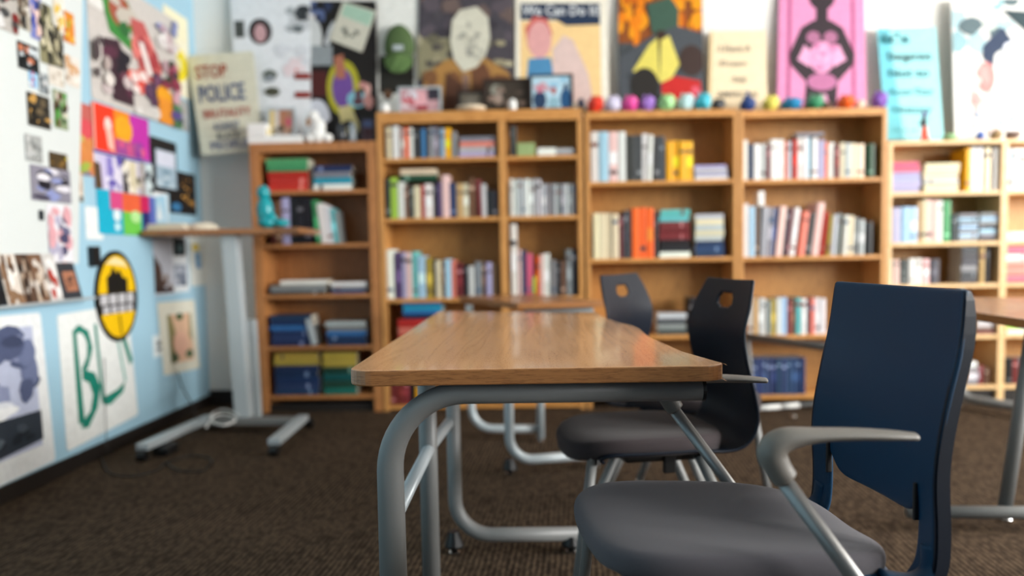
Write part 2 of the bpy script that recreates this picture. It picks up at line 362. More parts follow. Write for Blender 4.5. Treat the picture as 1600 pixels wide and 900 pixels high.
# protest crowd poster
poster('photo_poster', 'large crowd collage poster with red flag shapes, high on the blue wall', 'poster', qR(131, 268, -60, 150), '#cfc9c4',
  [('b', 14, .05, .02, .35, .25, ['#cfcac4', '#e8e6e2', '#b8b4b0'], .1, .08), ('p', [(.12, .15), (.4, .1), (.62, .45), (.45, .5), (.2, .42)], '#3d8a3c'), ('e', .32, .22, .12, .13, '#a8553f'),
   ('b', 6, .25, .15, .45, .4, ['#3d8a3c', '#2c6a34', '#c8c0b4'], .1, .07), ('p', [(.42, .22), (.58, .2), (.78, .52), (.72, .75), (.5, .6)], '#c05a58'), ('b', 5, .45, .3, .7, .6, ['#c84c50', '#e07a74', '#a83a40'], .1, .1),
   ('p', [(.5, .38), (.56, .38), (.66, .62), (.6, .64)], '#f0e8e4'), ('p', [(.12, .5), (.28, .46), (.4, .7), (.42, .95), (.2, .95)], '#3e2430'),
   ('b', 12, .12, .5, .42, .9, ['#3a1e2c', '#5a2c40', '#221c26', '#6c3a4c', '#cfc0c0'], .08, .07), ('e', .5, .72, .08, .1, '#e05a4c'), ('b', 5, .42, .6, .56, .85, ['#e8685a', '#d83c34', '#f0e0dc'], .07, .06),
   ('b', 7, .56, .6, .74, .88, ['#5a3a58', '#30283c', '#7a4a68'], .07, .08), ('e', .78, .76, .1, .09, '#eea21c'), ('r', .7, .78, .88, 1, '#e8922c'), ('b', 6, .4, .85, .68, 1, ['#e6e2de', '#f2f0ee', '#d0ccc8'], .1, .06),
   ('b', 14, .7, .05, 1, .5, ['#d8d0d0', '#8890c0', '#e8c888', '#f0ecea', '#c0a0a8'], .08, .06), ('b', 10, .8, .45, 1, .75, ['#8a3048', '#b06078', '#4c3844', '#2c3c2c', '#d0a0ac'], .07, .07),
   ('b', 8, .82, .8, 1, 1, ['#34404c', '#c8c0a0', '#4a7a4c', '#5a4a8c'], .07, .05), ('b', 6, .0, .5, .16, .95, ['#d0c0b8', '#b8a8a4', '#e4dcd6', '#4a3c40'], .05, .09)], .004, seed=61)
poster('yellow_seal_poster', 'cream poster with a yellow oval seal, beside the crowd collage', 'poster', qR(254, 291, 5, 138), '#f1ecd2',
  [('e', .52, .62, .4, .2, '#e9d61c'), ('e', .52, .62, .22, .12, '#d8c83c'), ('r', .45, .56, .62, .68, '#e0dca8'), ('r', .1, .03, .9, .3, '#f4eecc')], .003)
poster('grey_pencil_print', 'grey pencil print below the cream poster with yellow seal', 'print', qR(263, 292, 146, 196), '#a9abac', [('b', 20, .1, .1, .9, .9, ['#94969a', '#bcbec0', '#84868a', '#b0a8a0'], .15, .1)], .003)
poster('painted_print', 'red and orange abstract print left of the rainbow banners', 'print', qR(100, 140, 152, 268), '#d98a4e',
  [('p', [(0, 0), (1, 0), (1, .35), (.5, .45), (0, .2)], '#c4645c'), ('e', .25, .18, .25, .1, '#9c8a94'), ('e', .75, .35, .3, .14, '#d9505a'), ('b', 7, .1, .45, .9, .8, ['#e09a50', '#d8884a', '#c8b060', '#8a9a4c'], .25, .1),
   ('b', 5, .3, .8, 1, 1, ['#9ab04a', '#c86a6c', '#8c7a8c', '#a4b84c'], .2, .07)], .004, seed=5)
poster('rainbow_banner', 'red, orange and magenta banner, topmost of three on the blue wall', 'banner', qR(141, 229, 157, 231), '#f23c1e',
  [('r', 0, 0, .42, 1, '#f33a1d'), ('r', .36, 0, .7, 1, '#ef8a22'), ('r', .64, 0, 1, 1, '#c22fa8'), ('e', .52, .4, .16, .3, '#f5a81e'), ('r', .36, .66, .72, 1, '#b4508c'), ('r', .72, .62, .86, 1, '#8a3a9c'),
   ('e', .25, .42, .06, .18, '#f6dcd4'), ('p', [(.2, .4), (.32, .55), (.34, .98), (.24, .9)], '#f2c0b0'), ('b', 8, .4, .7, .95, .95, ['#a04c9c', '#c870a0', '#e05a8c'], .06, .12), ('r', 0, .0, .03, 1, '#e8b0a0')], .003, group='banners on the blue wall', seed=8)
poster('lettered_banner', 'violet and grey banner of figures, between two colourful banners', 'banner', qR(144, 234, 233, 293), '#d9d4e6',
  [('r', 0, 0, 1, .07, '#3a2f9a'), ('r', .08, .1, .2, 1, '#cfc6e8'), ('r', .2, .1, .3, 1, '#8f84cc'), ('r', .3, .1, .42, 1, '#e4deee'), ('b', 8, .18, .15, .42, .95, ['#5a4cb0', '#efeaf8', '#7a6cc4'], .05, .14),
   ('r', .46, .08, .54, 1, '#2e2a26'), ('r', .56, .1, .7, 1, '#d8ceb0'), ('b', 8, .48, .15, .76, .95, ['#3a342e', '#e6ddc4', '#8a8068', '#f4eee0'], .05, .14), ('r', .76, .05, .84, 1, '#b4aca8'), ('r', .86, .05, 1, 1, '#cfe0e4'),
   ('b', 5, .84, .1, 1, .9, ['#5ab0c8', '#e8f0f4', '#3a4048'], .05, .12), ('p', [(0, .3), (.08, .35), (.1, 1), (0, 1)], '#5a4630')], .003, group='banners on the blue wall', seed=9)
poster('rainbow_banner', 'cyan, green and red banner, lowest of three on the blue wall', 'banner', qR(150, 240, 295, 365), '#19a8c8',
  [('r', 0, 0, .36, 1, '#14b0d0'), ('r', .2, 0, .42, .42, '#d84c86'), ('r', .4, 0, .74, .45, '#e8643c'), ('r', .4, .45, .72, 1, '#6cc84c'), ('e', .3, .55, .06, .14, '#e8f4f8'), ('e', .3, .82, .05, .1, '#c8ecf4'),
   ('e', .62, .55, .09, .15, '#b8e89c'), ('r', .72, .0, .88, .4, '#c81e5a'), ('r', .74, .4, .9, 1, '#28286a'), ('r', .88, .0, 1, 1, '#5a6ab8')], .003, group='banners on the blue wall', seed=10)
poster('framed_print', 'black framed print of a pale blue sky, right of the banners', 'print', qR(233, 273, 212, 298), '#1c1817', [('r', .16, .2, .95, .9, '#9fb6c6'), ('r', .2, .22, .9, .5, '#d4d8e8'), ('b', 6, .2, .5, .9, .85, ['#7f9cb0', '#b8cad4'], .2, .08)], .006)
poster('dark_poster', 'black poster speckled with gold dots above the desk end', 'poster', qR(262, 303, 264, 332), '#1b1512',
  [('b', 26, .45, .12, .9, .8, ['#a87a3c', '#c89448', '#6a4a24'], .06, .045), ('e', .2, .85, .18, .1, '#3a78a8')], .004, seed=12)
poster('flyer', 'white and light blue flyer standing just above the desk', 'flyer', qR(233, 260, 290, 345), '#e9eef2', [('p', [(.2, .3), (.9, .2), (.9, 1), (.2, 1)], '#a4cfe6'), ('p', [(.5, .4), (.7, .95), (.3, .95)], '#e6eef4')], .002)
poster('blank_card', 'plain white card on the blue wall left of the banners', 'card', qR(132, 158, 322, 374), '#eef1f1', [], .002)
poster('small_photo', 'small tan portrait photo under the abstract print', 'photo', qR(113, 128, 268, 314), '#d9c8b4', [('e', .5, .45, .3, .25, '#b08864'), ('r', .1, .8, .9, 1, '#4a4a44')], .002)
bm = bmesh.new(); lo = at(136, 385, X=XL); hi = at(149, 416, X=XL)
box(bm, (XL, lo.y, hi.z), (XL+.03, hi.y, lo.z), .003)
tag(link('thermostat_box', bm, M['black']), 'small black box on the blue wall above the yellow oval sign', 'box')
# oval sign (round board hung flat on the wall)
c0 = at(178, 463, X=XL); rz_ = (at(178, 392, X=XL).z-at(178, 535, X=XL).z)/2
ya, yb = at(146, 463, X=XL).y, at(211, 463, X=XL).y
q = [Vector((XL+.004, ya, c0.z+rz_)), Vector((XL+.004, yb, c0.z+rz_)), Vector((XL+.004, yb, c0.z-rz_)), Vector((XL+.004, ya, c0.z-rz_))]
def round_sign(q, name, label):
    TL, TR, BR, BL = q; C0 = (TL+BR)/2; U = (TR-TL)/2; V = (BL-TL)/2; n = Vector((1, 0, 0))
    bm = bmesh.new(); lay = bm.loops.layers.color.new('Col'); h = [.01]
    def P(u, v, hh): return U*u+V*v+n*hh
    N_ = 40; fr = [bm.verts.new(P(math.cos(2*math.pi*k/N_), math.sin(2*math.pi*k/N_), .01)) for k in range(N_)]
    bk = [bm.verts.new(P(math.cos(2*math.pi*k/N_), math.sin(2*math.pi*k/N_), 0)) for k in range(N_)]
    fs = [bm.faces.new(fr), bm.faces.new(bk[::-1])]+[bm.faces.new((bk[i], bk[(i+1) % N_], fr[(i+1) % N_], fr[i])) for i in range(N_)]
    bmesh.ops.recalc_face_normals(bm, faces=fs); paintf(bm, fs, '#14110c', lay)
    def add(poly, c):
        h[0] += .0004; f = bm.faces.new([bm.verts.new(P(u, v, h[0])) for u, v in poly]); f.normal_update()
        if f.normal.dot(n) < 0: f.normal_flip()
        paintf(bm, [f], c, lay)
    def arc(a0, a1, r, k=14): return [(r*math.cos(math.radians(a0+(a1-a0)*i/k)), r*math.sin(math.radians(a0+(a1-a0)*i/k))) for i in range(k+1)]
    add(arc(185, 355, .9), '#f2c200'); add(arc(24, 156, .9), '#f2c200')
    add([(-.5, -.08), (-.5, -.42), (-.32, -.5), (-.2, -.66), (0, -.5), (.1, -.6), (.3, -.4), (.5, -.38), (.5, -.08)], '#14110c')
    add([(-.55, -.72), (-.1, -.86), (.35, -.78), (.55, -.6), (.3, -.66), (-.2, -.7)], '#f2dfa8')
    for i in range(4): add([(-.84+i*.42, -.05), (-.5+i*.42, -.05), (-.5+i*.42, .16), (-.84+i*.42, .16)], '#c9c8cc')
    for i in range(4): add([(-.76+i*.38, .2), (-.46+i*.38, .2), (-.46+i*.38, .36), (-.76+i*.38, .36)], '#c0bfc4')
    add([(-.04, .42), (.03, .42), (.1, .85), (.02, .85)], '#9a7a08')
    tag(link(name, bm, M['paint'], None, C0), label, 'sign')
round_sign(q, 'oval_sign', 'yellow and black round sign with two white lettered bands')
poster('storm_poster', 'large poster of storm clouds over a dark sea, low at the left', 'poster', qL((-70, 500), (62, 488), (86, 719), (-70, 792)), '#eceff0',
  [('r', .02, .08, .87, .86, '#b9c0d8'), ('b', 16, .2, .15, .85, .5, ['#4f5878', '#6c7698', '#8c94b4', '#3c4460'], .2, .1), ('b', 7, .1, .5, .6, .62, ['#e4e8f0', '#f2f4f6'], .22, .05),
   ('p', [(.02, .68), (.4, .62), (.87, .63), (.87, .82), (.02, .86)], '#2c343e'), ('b', 14, .1, .68, .82, .8, ['#3f4852', '#1c242c', '#56606a'], .08, .03)], .003, seed=14)
poster('painted_poster', 'white poster with teal brush letters BLM beside the storm poster', 'poster', qL((88, 492), (198, 474), (215, 648), (104, 706)), '#edf0ee',
  [('p', [(.17, .14), (.25, .1), (.31, .12), (.34, .22), (.26, .14), (.22, .17), (.24, .86), (.16, .84)], '#12806c'), ('p', [(.25, .1), (.38, .16), (.42, .3), (.34, .44), (.27, .48), (.25, .44), (.33, .36), (.35, .26), (.31, .17), (.24, .16)], '#12806c'),
   ('p', [(.26, .44), (.42, .5), (.48, .62), (.42, .78), (.28, .9), (.18, .88), (.22, .83), (.32, .78), (.37, .66), (.33, .56), (.25, .52)], '#12806c'),
   ('p', [(.46, .12), (.5, .12), (.52, .76), (.48, .76)], '#2f8c7a'), ('p', [(.5, .72), (.72, .7), (.84, .66), (.8, .74), (.6, .8), (.5, .78)], '#12806c'),
   ('p', [(.8, .16), (.86, .14), (.99, .5), (.94, .54)], '#2f8c7a'), ('p', [(.76, .2), (.79, .2), (.86, .66), (.83, .66)], '#7fb8ac')], .004, seed=15)
poster('art_print', 'peach and green art print on cream paper, low by the corner', 'print', qL((245, 473), (303, 468), (312, 575), (256, 587)), '#e4e2d2',
  [('r', .2, .18, .85, .86, '#e3bb9c'), ('p', [(.2, .18), (.3, .18), (.42, .5), (.3, .86), (.2, .86)], '#8d8458'), ('p', [(.8, .18), (.85, .18), (.85, .6), (.76, .5)], '#96916a'),
   ('e', .53, .22, .1, .05, '#3e5a34'), ('e', .32, .78, .1, .07, '#46593c'), ('e', .72, .76, .11, .06, '#51684a'), ('e', .5, .6, .2, .18, '#e8b8a0')], .003)
poster('paper_label', 'small white label beside the peach art print', 'label', qR(238, 258, 525, 560), '#dfe8ea', [('r', .3, .3, .8, .5, '#5a6266'), ('r', .3, .6, .8, .75, '#5a6266')], .0012)
poster('photo_sheet', 'tall grey photo sheet hanging under the desk, nearest of three', 'photo', qR(238, 268, 370, 463), '#c9ccd6', [('p', [(0, .3), (.35, .5), (.5, .95), (0, .95)], '#4c3c36'), ('b', 9, .1, .55, .8, .95, ['#5a4238', '#8a7468', '#3a2c28'], .18, .08), ('r', .05, .88, .95, .96, '#3a2826')], .0012, group='photos under the desk', seed=16)
poster('photo_sheet', 'white sheet with two dark photos under the desk', 'photo', qR(268, 292, 370, 458), '#e8edf1', [('r', .05, .02, .85, .34, '#20282c'), ('e', .5, .2, .2, .08, '#4a6468'), ('r', .05, .5, .85, .88, '#9aa4b4'), ('b', 7, .15, .58, .8, .85, ['#4a5468', '#c8ccd8'], .15, .06)], .0012, group='photos under the desk', seed=17)
poster('flyer', 'white flyer with yellow and blue mark under the desk', 'flyer', qR(294, 322, 360, 448), '#dfe3dd', [('e', .35, .3, .2, .07, '#e8cf5a'), ('r', .3, .4, .6, .62, '#7aa8cc'), ('r', .35, .62, .6, .68, '#4c88bc')], .0012)

# back wall posters: lean from the bookcase tops against the wall ---------------
LN = Vector((0, -1, .09)).normalized()
def qB(*px, y=5.25, z=1.84, n=LN): return [atp(a, b, (0, y, z), n) for a, b in px]
poster('sticker_poster', 'white poster covered with small stickers above the leftmost bookcase', 'poster', qB((360, -20), (485, -20), (486, 222), (372, 222), z=1.7, y=5.21), '#e6eaee',
  [('r', .03, .22, .16, .33, '#4a4e4a'), ('e', .36, .29, .15, .085, '#1c1414'), ('e', .36, .3, .08, .06, '#c9a0a4'), ('r', .07, .43, .15, .5, '#a8694c'),
   ('b', 9, .6, .12, .98, .3, ['#33383c', '#6c7478', '#aab0b4', '#c8ccd0'], .1, .05), ('e', .78, .52, .09, .035, '#d8502c'), ('b', 8, .55, .4, .95, .55, ['#b8bec6', '#e8d8dc', '#d8dce2'], .12, .05),
   ('b', 8, .1, .55, .5, .75, ['#5a6258', '#8c949c', '#d4d8dc', '#c0c4ca'], .1, .035), ('e', .5, .68, .1, .03, '#4a4c3c'), ('r', .8, .56, 1, .6, '#8c2c24'), ('r', .8, .68, 1, .72, '#8c2c24'), ('e', .64, .86, .09, .05, '#b8741c'),
   ('b', 8, .1, .78, .95, .97, ['#c8ccd0', '#d8dce0', '#a4b8c4', '#7cb0cc'], .12, .04), ('e', .3, .84, .14, .08, '#dfe3e6')], .008, seed=20)
poster('black_collage', 'black collage poster with yellow ring and purple patch', 'poster', qB((484, 2), (588, 2), (590, 222), (486, 222), z=1.7, y=5.225), '#191514',
  [('b', 8, .02, .0, .3, .15, ['#5a6a94', '#2a3450', '#d8d4d0', '#a05a4c'], .09, .05), ('p', [(.28, .2), (.36, .14), (.4, .2), (.28, .32), (.22, .3)], '#d4d8dc'), ('e', .06, .27, .13, .14, '#c8cccc'), ('r', .02, .32, .34, .46, '#8c9498'),
   ('r', 0, .5, .25, .68, '#4a1c1a'), ('e', .5, .62, .25, .2, '#a8a42c'), ('e', .49, .62, .16, .14, '#6c4a94'), ('p', [(.36, .4), (.5, .38), (.54, .55), (.4, .56)], '#a86a54'), ('e', .1, .84, .2, .14, '#c8ccd6'),
   ('e', .7, .7, .15, .06, '#7fb8c8'), ('b', 5, .7, .55, .98, .75, ['#c08a84', '#d8a8a0', '#5a3c44'], .08, .05), ('p', [(.42, .76), (.6, .74), (.76, .9), (.62, 1), (.46, .88)], '#c8bc84'), ('b', 4, .3, .85, .7, 1, ['#0c0a0a', '#22201e'], .15, .06)], .008, seed=21)
poster('paper_note', 'tilted cream and green paper pinned on the black collage poster', 'paper', qB((536, 2), (588, 18), (566, 82), (514, 62), z=1.7, y=5.205), '#c9c7b8',
  [('p', [(.08, .04), (.95, .04), (.95, .38), (.08, .34)], '#a3c4b0'), ('b', 7, .3, .6, .7, .8, ['#5a5c54', '#86887e'], .1, .05)], .002, seed=22)
poster('white_poster', 'white poster behind the green cap', 'poster', qB((588, -20), (657, -20), (657, 176), (590, 176), y=5.26), '#e9ebe6', [('r', .05, .55, .85, .85, '#23221d'), ('e', .25, .86, .1, .04, '#6a4a34')], .006)
poster('portrait_poster', 'portrait poster of a pale-faced figure in a brown coat', 'poster', qB((655, -20), (801, -20), (803, 172), (652, 172)), '#4a454c',
  [('r', 0, 0, 1, .42, '#47434b'), ('b', 18, 0, .1, 1, .42, ['#3c3840', '#5a525a', '#6c5c58', '#4c484e'], .14, .08), ('r', 0, .42, .5, .72, '#8d886c'), ('b', 26, .0, .42, 1, .75, ['#9c9478', '#7c7660', '#b4ac90', '#686452', '#54504c'], .08, .05),
   ('p', [(.02, 1), (.08, .72), (.3, .6), (.7, .58), (.95, .7), (1, .8), (1, 1)], '#a97d44'), ('b', 14, .1, .68, .95, .95, ['#b88a48', '#94683c', '#7c5434', '#a07444'], .12, .08),
   ('p', [(.3, .7), (.5, .82), (.5, 1), (.28, 1)], '#5a3a2a'), ('p', [(.56, .7), (.7, .62), (.8, .8), (.78, 1), (.58, 1)], '#6c4630'), ('p', [(.47, .72), (.54, .72), (.55, 1), (.48, 1)], '#8a6c60'),
   ('p', [(.36, .28), (.44, .2), (.62, .17), (.74, .26), (.76, .42), (.72, .55), (.62, .66), (.48, .7), (.38, .6), (.34, .45)], '#d3d1c0'), ('b', 14, .42, .3, .7, .6, ['#c4c2b2', '#dedccb', '#b4b2a6', '#a8a69c'], .05, .03), ('e', .48, .4, .035, .02, '#a9a89c'), ('e', .63, .4, .035, .02, '#a9a89c'),
   ('p', [(.54, .42), (.58, .42), (.6, .5), (.54, .5)], '#b8b6a8'), ('e', .56, .56, .05, .014, '#94928a')], .01, seed=23)
poster('slogan_poster', 'cream bordered slogan poster with navy heading and yellow field', 'poster', qB((806, -14), (948, -14), (952, 170), (805, 170)), '#f1ecdc',
  [('p', [(.05, .11), (.92, .11), (.92, .29), (.55, .3), (.44, .25), (.05, .25)], '#22344f'), ('r', .05, .26, .92, .93, '#f2cf93'), ('p', [(.05, .11), (.92, .11), (.92, .29), (.55, .3), (.44, .25), (.05, .25)], '#22344f'),
   ('p', [(.1, .32), (.2, .22), (.34, .24), (.4, .36), (.36, .5), (.14, .5)], '#d0655c'), ('e', .26, .42, .13, .16, '#dfa5a4'), ('p', [(.14, .58), (.38, .57), (.42, .76), (.12, .78)], '#4f8cb8'),
   ('p', [(.4, .5), (.52, .38), (.62, .42), (.78, .7), (.84, .98), (.66, .98), (.5, .78), (.4, .7)], '#dcc2bc')], .01,
  texts=[('We Can Do It!', .07, .215, .085, .84, '#e8edf2')])
poster('flame_painting', 'painting of orange flames over dark figures in yellow and red', 'painting', qB((965, -20), (1095, -20), (1099, 166), (967, 166)), '#454a4e',
  [('r', 0, 0, 1, .48, '#8a4a1e'), ('b', 16, .0, .0, .3, .5, ['#f09a14', '#e8820c', '#c8640c'], .09, .12), ('b', 14, .6, .0, 1, .34, ['#f09a14', '#e8880c', '#b85a14'], .09, .12), ('b', 4, .35, .0, .6, .1, ['#f0a01c', '#d87c10'], .08, .06),
   ('p', [(.34, .16), (.62, .1), (.72, .2), (.7, .45), (.4, .4)], '#3d5a4c'), ('p', [(0, .6), (.4, .42), (.7, .34), (1, .4), (1, 1), (0, 1)], '#4a4f55'), ('b', 8, 0, .55, 1, .9, ['#3c4248', '#545a62', '#5c6268'], .14, .08),
   ('p', [(.46, .38), (.56, .38), (.54, .6), (.44, .5)], '#3c2a22'), ('p', [(.16, .72), (.36, .5), (.46, .44), (.48, .8), (.3, .76)], '#ddd063'), ('p', [(.5, .46), (.6, .42), (.72, .66), (.62, .78), (.48, .82)], '#e0d368'),
   ('e', .86, .63, .15, .13, '#3e2e2a'), ('p', [(.5, .82), (.66, .76), (.96, .8), (.98, 1), (.5, 1)], '#c22522'), ('e', .9, .88, .05, .04, '#d85a6c'), ('e', .3, .84, .17, .15, '#262320'), ('p', [(.1, .96), (.5, .92), (.5, 1), (.1, 1)], '#2a2826')], .02, seed=24)
poster('handwritten_sheet', 'beige handwritten sheet between the flame painting and pink print', 'sheet', qB((1109, 49), (1196, 47), (1199, 172), (1106, 172), y=5.22), '#efdcba', [('r', .0, .0, .05, 1, '#e2c594')], .006,
  texts=[('I Have A', .18, .27, .08, .55, '#8d8374'), ('Dream', .2, .45, .07, .45, '#8d8374'), ('THE', .4, .66, .07, .25, '#7d7568'), ('AMERICAN', .15, .84, .07, .68, '#7d7568')])
poster('block_print', 'pink and black block print of a figure with hands on hips', 'print', qB((1217, -24), (1348, -24), (1352, 168), (1213, 168)), '#e290bb',
  [('r', .1, .05, .14, 1, '#a8507c'), ('r', .84, .05, .88, 1, '#a8507c'), ('e', .5, .1, .16, .12, '#33282f'), ('r', .43, .18, .57, .32, '#33282f'),
   ('p', [(.26, .36), (.4, .3), (.6, .3), (.74, .36), (.88, .58), (.86, .66), (.68, .8), (.66, 1), (.3, 1), (.32, .8), (.14, .66), (.12, .58)], '#33282f'),
   ('p', [(.3, .5), (.38, .56), (.36, .68), (.22, .62)], '#eaa6cb'), ('p', [(.7, .5), (.62, .56), (.64, .68), (.78, .62)], '#eaa6cb'), ('e', .5, .6, .15, .13, '#e59bc3'), ('e', .4, .44, .08, .05, '#a86a8c'), ('e', .6, .44, .08, .05, '#a86a8c'),
   ('e', .5, .8, .17, .07, '#b8709a'), ('b', 8, .36, .5, .64, .7, ['#d884b0', '#f0b0d4', '#c878a4'], .06, .03), ('p', [(.45, .9), (.55, .9), (.58, 1), (.42, 1)], '#eaa6cb')], .02, seed=25)
poster('cyan_lettered_sheet', 'cyan sheet with dark handwriting above the rightmost bookcase', 'sheet', qB((1370, 45), (1461, 42), (1474, 219), (1384, 219), z=1.6, y=5.2), '#9fe0e4', [('p', [(.0, 0), (.2, 0), (.3, 1), (.0, 1)], '#6fc4d2'), ('b', 3, .04, .02, .2, .12, ['#2c8c98'], .06, .04)], .006,
  texts=[("It's", .08, .14, .09, .45, '#1c6a74'), ('Dangerous', .14, .29, .07, .74, '#14363c'), ('Not to', .14, .44, .07, .68, '#1f6f78'), ('Know Your', .14, .6, .06, .74, '#2a8088'), ('History', .16, .76, .06, .66, '#2a8088'), ('...', .14, .92, .05, .4, '#2a8088')])
poster('collage_painting', 'pale blue and white collage painting at the far right', 'painting', qB((1484, 0), (1640, 0), (1640, 219), (1490, 219), z=1.6, y=5.2), '#e6e6e2',
  [('b', 16, 0, 0, .6, .35, ['#8fb4bc', '#c8d4cc', '#5a6c72', '#e8e4d0', '#a8c8d0'], .12, .08), ('p', [(.5, .08), (.9, .1), (.98, .2), (.75, .24), (.62, .16)], '#2f4248'), ('p', [(.3, .34), (.5, .2), (.6, .3), (.42, .4), (.4, .5), (.3, .42)], '#2b3a55'),
   ('e', .33, .56, .09, .11, '#d88a86'), ('b', 9, .1, .5, .35, .85, ['#e0bcb8', '#c89c98', '#e8d8d0'], .07, .06), ('b', 12, .45, .35, 1, .95, ['#f0f2f6', '#e2e6f2', '#d4deea', '#f6f4f2'], .16, .1), ('b', 6, .1, .8, 1, .98, ['#a4b0c0', '#d8c4c0', '#c8d8e8'], .07, .03)], .02, seed=26)
poster('protest_sign', 'cream cardboard sign reading STOP POLICE in red and blue', 'sign', qB((293, 88), (396, 80), (411, 234), (316, 243), z=1.6, y=5.13), '#d8d8c4', [], .006,
  texts=[('STOP', .1, .24, .13, .48, '#a8452c'), ('POLICE', .1, .48, .17, .72, '#3c5484'), ('BRUTALITY', .14, .64, .08, .74, '#b04a3c'), ('AGAINST', .26, .77, .08, .42, '#48587c'), ('BLACK', .3, .86, .065, .38, '#5c6468'), ('PEOPLE', .18, .96, .08, .6, '#4c5c88')])
# green cap hung in front of the white poster
def cap():
    c = at(624, 78, Y=5.268)
    r = thing('baseball_cap', 'olive green cap hung beside the black collage poster', 'cap', c)
    bm = bmesh.new(); bmesh.ops.create_uvsphere(bm, u_segments=20, v_segments=12, radius=1)
    for v in bm.verts:
        x, y, z = v.co
        v.co = (x*.100, max(-.062, min(0.0, y*.07 if y < 0 else y*.01)), z*.15+.01 if z > 0 else z*.09+.01)
    link('crown', bm, mat('olive_green_canvas', '#4b6238', .85, noise=.1, nscale=50), r, smooth=True)
    bm = bmesh.new()
    pts = [(-.095, -.045), (-.08, -.095), (-.045, -.130), (.0, -.142), (.045, -.130), (.08, -.095), (.095, -.045), (.06, -.03), (0, -.022), (-.06, -.03)]
    lo = [bm.verts.new((x, -.045-.03*(1-abs(x)/.08), z-.02)) for x, z in pts]; hi = [bm.verts.new((v.co.x, v.co.y-.006, v.co.z)) for v in lo]
    f = [bm.faces.new(lo), bm.faces.new(hi[::-1])]+[bm.faces.new((lo[i], lo[(i+1) % 10], hi[(i+1) % 10], hi[i])) for i in range(10)]
    bmesh.ops.recalc_face_normals(bm, faces=f); link('brim', bm, mat('green_canvas_brim', '#56733f', .85), r)
    bm = bmesh.new(); box(bm, (-.03, -.07, -.02), (.035, -.063, .015), .003); link('patch', bm, M['lgrey'], r)
cap()

# ------------------------------------------------------------------ bookcases
YC = 5.015
def X5(px, py=300): return at(px, py, Y=YC).x
def Z5(py, px=900): return at(px, py, Y=YC).z
def bookcase(name, label, x0, x1, zt, zb, shelves, div=(), rail=.0, side=.022, st=.024, mats=('shelf', 'shelfv', 'shelfback'), kick=.0, depth=.29, legs=False, st_bottom=None):
    r = thing(name, label, 'bookcase', ((x0+x1)/2, YC, 0)); c = r.location.copy()
    def part(n, a, b, m, bev=.0015): o = link(n, B([p-q for p, q in zip(a, c)], [p-q for p, q in zip(b, c)], bev), M[m], r); return o
    H, V, BK = mats
    part('side_panel', (x0, YC, 0 if not legs else zb), (x0+side, YC+depth, zt), V); part('side_panel', (x1-side, YC, 0 if not legs else zb), (x1, YC+depth, zt), V)
    part('top_panel', (x0+side, YC+.002, zt-st), (x1-side, YC+depth, zt), H)
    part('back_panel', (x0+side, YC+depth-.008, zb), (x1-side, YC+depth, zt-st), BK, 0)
    if rail: part('top_rail', (x0+side, YC-.001, zt-st-rail), (x1-side, YC+.018, zt-st), H)
    xs = [x0+side]+[v for d in div for v in (d-side*.75, d+side*.75)]+[x1-side]
    for d in div: part('divider', (d-side*.75, YC, zb), (d+side*.75, YC+depth-.008, zt-st), V)
    for z in list(shelves):
        for a, b in zip(xs[::2], xs[1::2]): part('shelf', (a, YC+.004, z-st), (b, YC+depth-.008, z), H)
    if kick: part('kickboard', (x0+side, YC+.03, 0), (x1-side, YC+.045, kick), 'base')
    return r
zA = [Z5(y, 490) for y in (297, 381, 460, 541, 618)]
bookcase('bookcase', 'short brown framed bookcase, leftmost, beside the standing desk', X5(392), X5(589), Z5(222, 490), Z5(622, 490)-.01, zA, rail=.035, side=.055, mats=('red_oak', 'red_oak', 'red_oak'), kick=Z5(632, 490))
zB = [Z5(y, 690) for y in (246, 340, 466, 548, 633)]
bookcase('bookcase', 'tall oak two-column bookcase right of the short one', X5(591), X5(911), Z5(172, 750), .02, zB, div=(X5(786),), rail=.045, side=.03)
zC = [Z5(y, 1035) for y in (282, 403, 524, 617)]
bookcase('bookcase', 'tall oak bookcase with orange and yellow books, behind the middle chair', X5(915), X5(1153), Z5(172, 1035), .02, zC, rail=.02, side=.026)
zD = [Z5(y, 1270) for y in (279, 400, 523, 617)]
bookcase('bookcase', 'tall oak bookcase behind the near chair, left of the birch one', X5(1155), X5(1385), Z5(170, 1270), .02, zD, rail=.02, side=.026)
zE = [Z5(y, 1480) for y in (299, 378, 444, 524, 603)]
bookcase('bookcase', 'low wide pale birch bookcase at the right', X5(1387), X5(1387)+1.9, Z5(219, 1480), .02, zE, div=(X5(1570), X5(1570)+.75, ), side=.028, mats=('daylit', 'daylit', 'daylit_back'), kick=zE[4]-.02)

# ------------------------------------------------------------------ books
PAL = {'w': ('white', '#e4e3df'), 'W': ('cream', '#ddd0b0'), 'k': ('black', '#17161a'), 'K': ('charcoal', '#3a3b40'), 'g': ('grey', '#84868a'), 'l': ('light grey', '#b9bdc0'),
 'r': ('red', '#bd2b1d'), 'm': ('maroon', '#6f2428'), 'o': ('orange', '#ee5c17'), 'y': ('yellow', '#f2ae12'), 'Y': ('ochre', '#b09a3c'), 'n': ('navy', '#20345c'), 'b': ('blue', '#2c6ea6'),
 'B': ('light blue', '#a0c4dc'), 'c': ('teal', '#5eb4b4'), 'G': ('green', '#3f8f5c'), 'L': ('lime', '#9cc03c'), 'p': ('pink', '#e3bcb8'), 'P': ('purple', '#5c4470'), 't': ('brown', '#6a4a34'),
 'T': ('tan', '#c4a070'), 'e': ('lavender', '#aaa4c8'), 's': ('salmon', '#e07c6c'), 'D': ('dark green', '#1c4230'), 'q': ('dark teal', '#0e5a55'), 'C': ('turquoise', '#1f9dbc'), 'R': ('rose', '#cf5f78')}
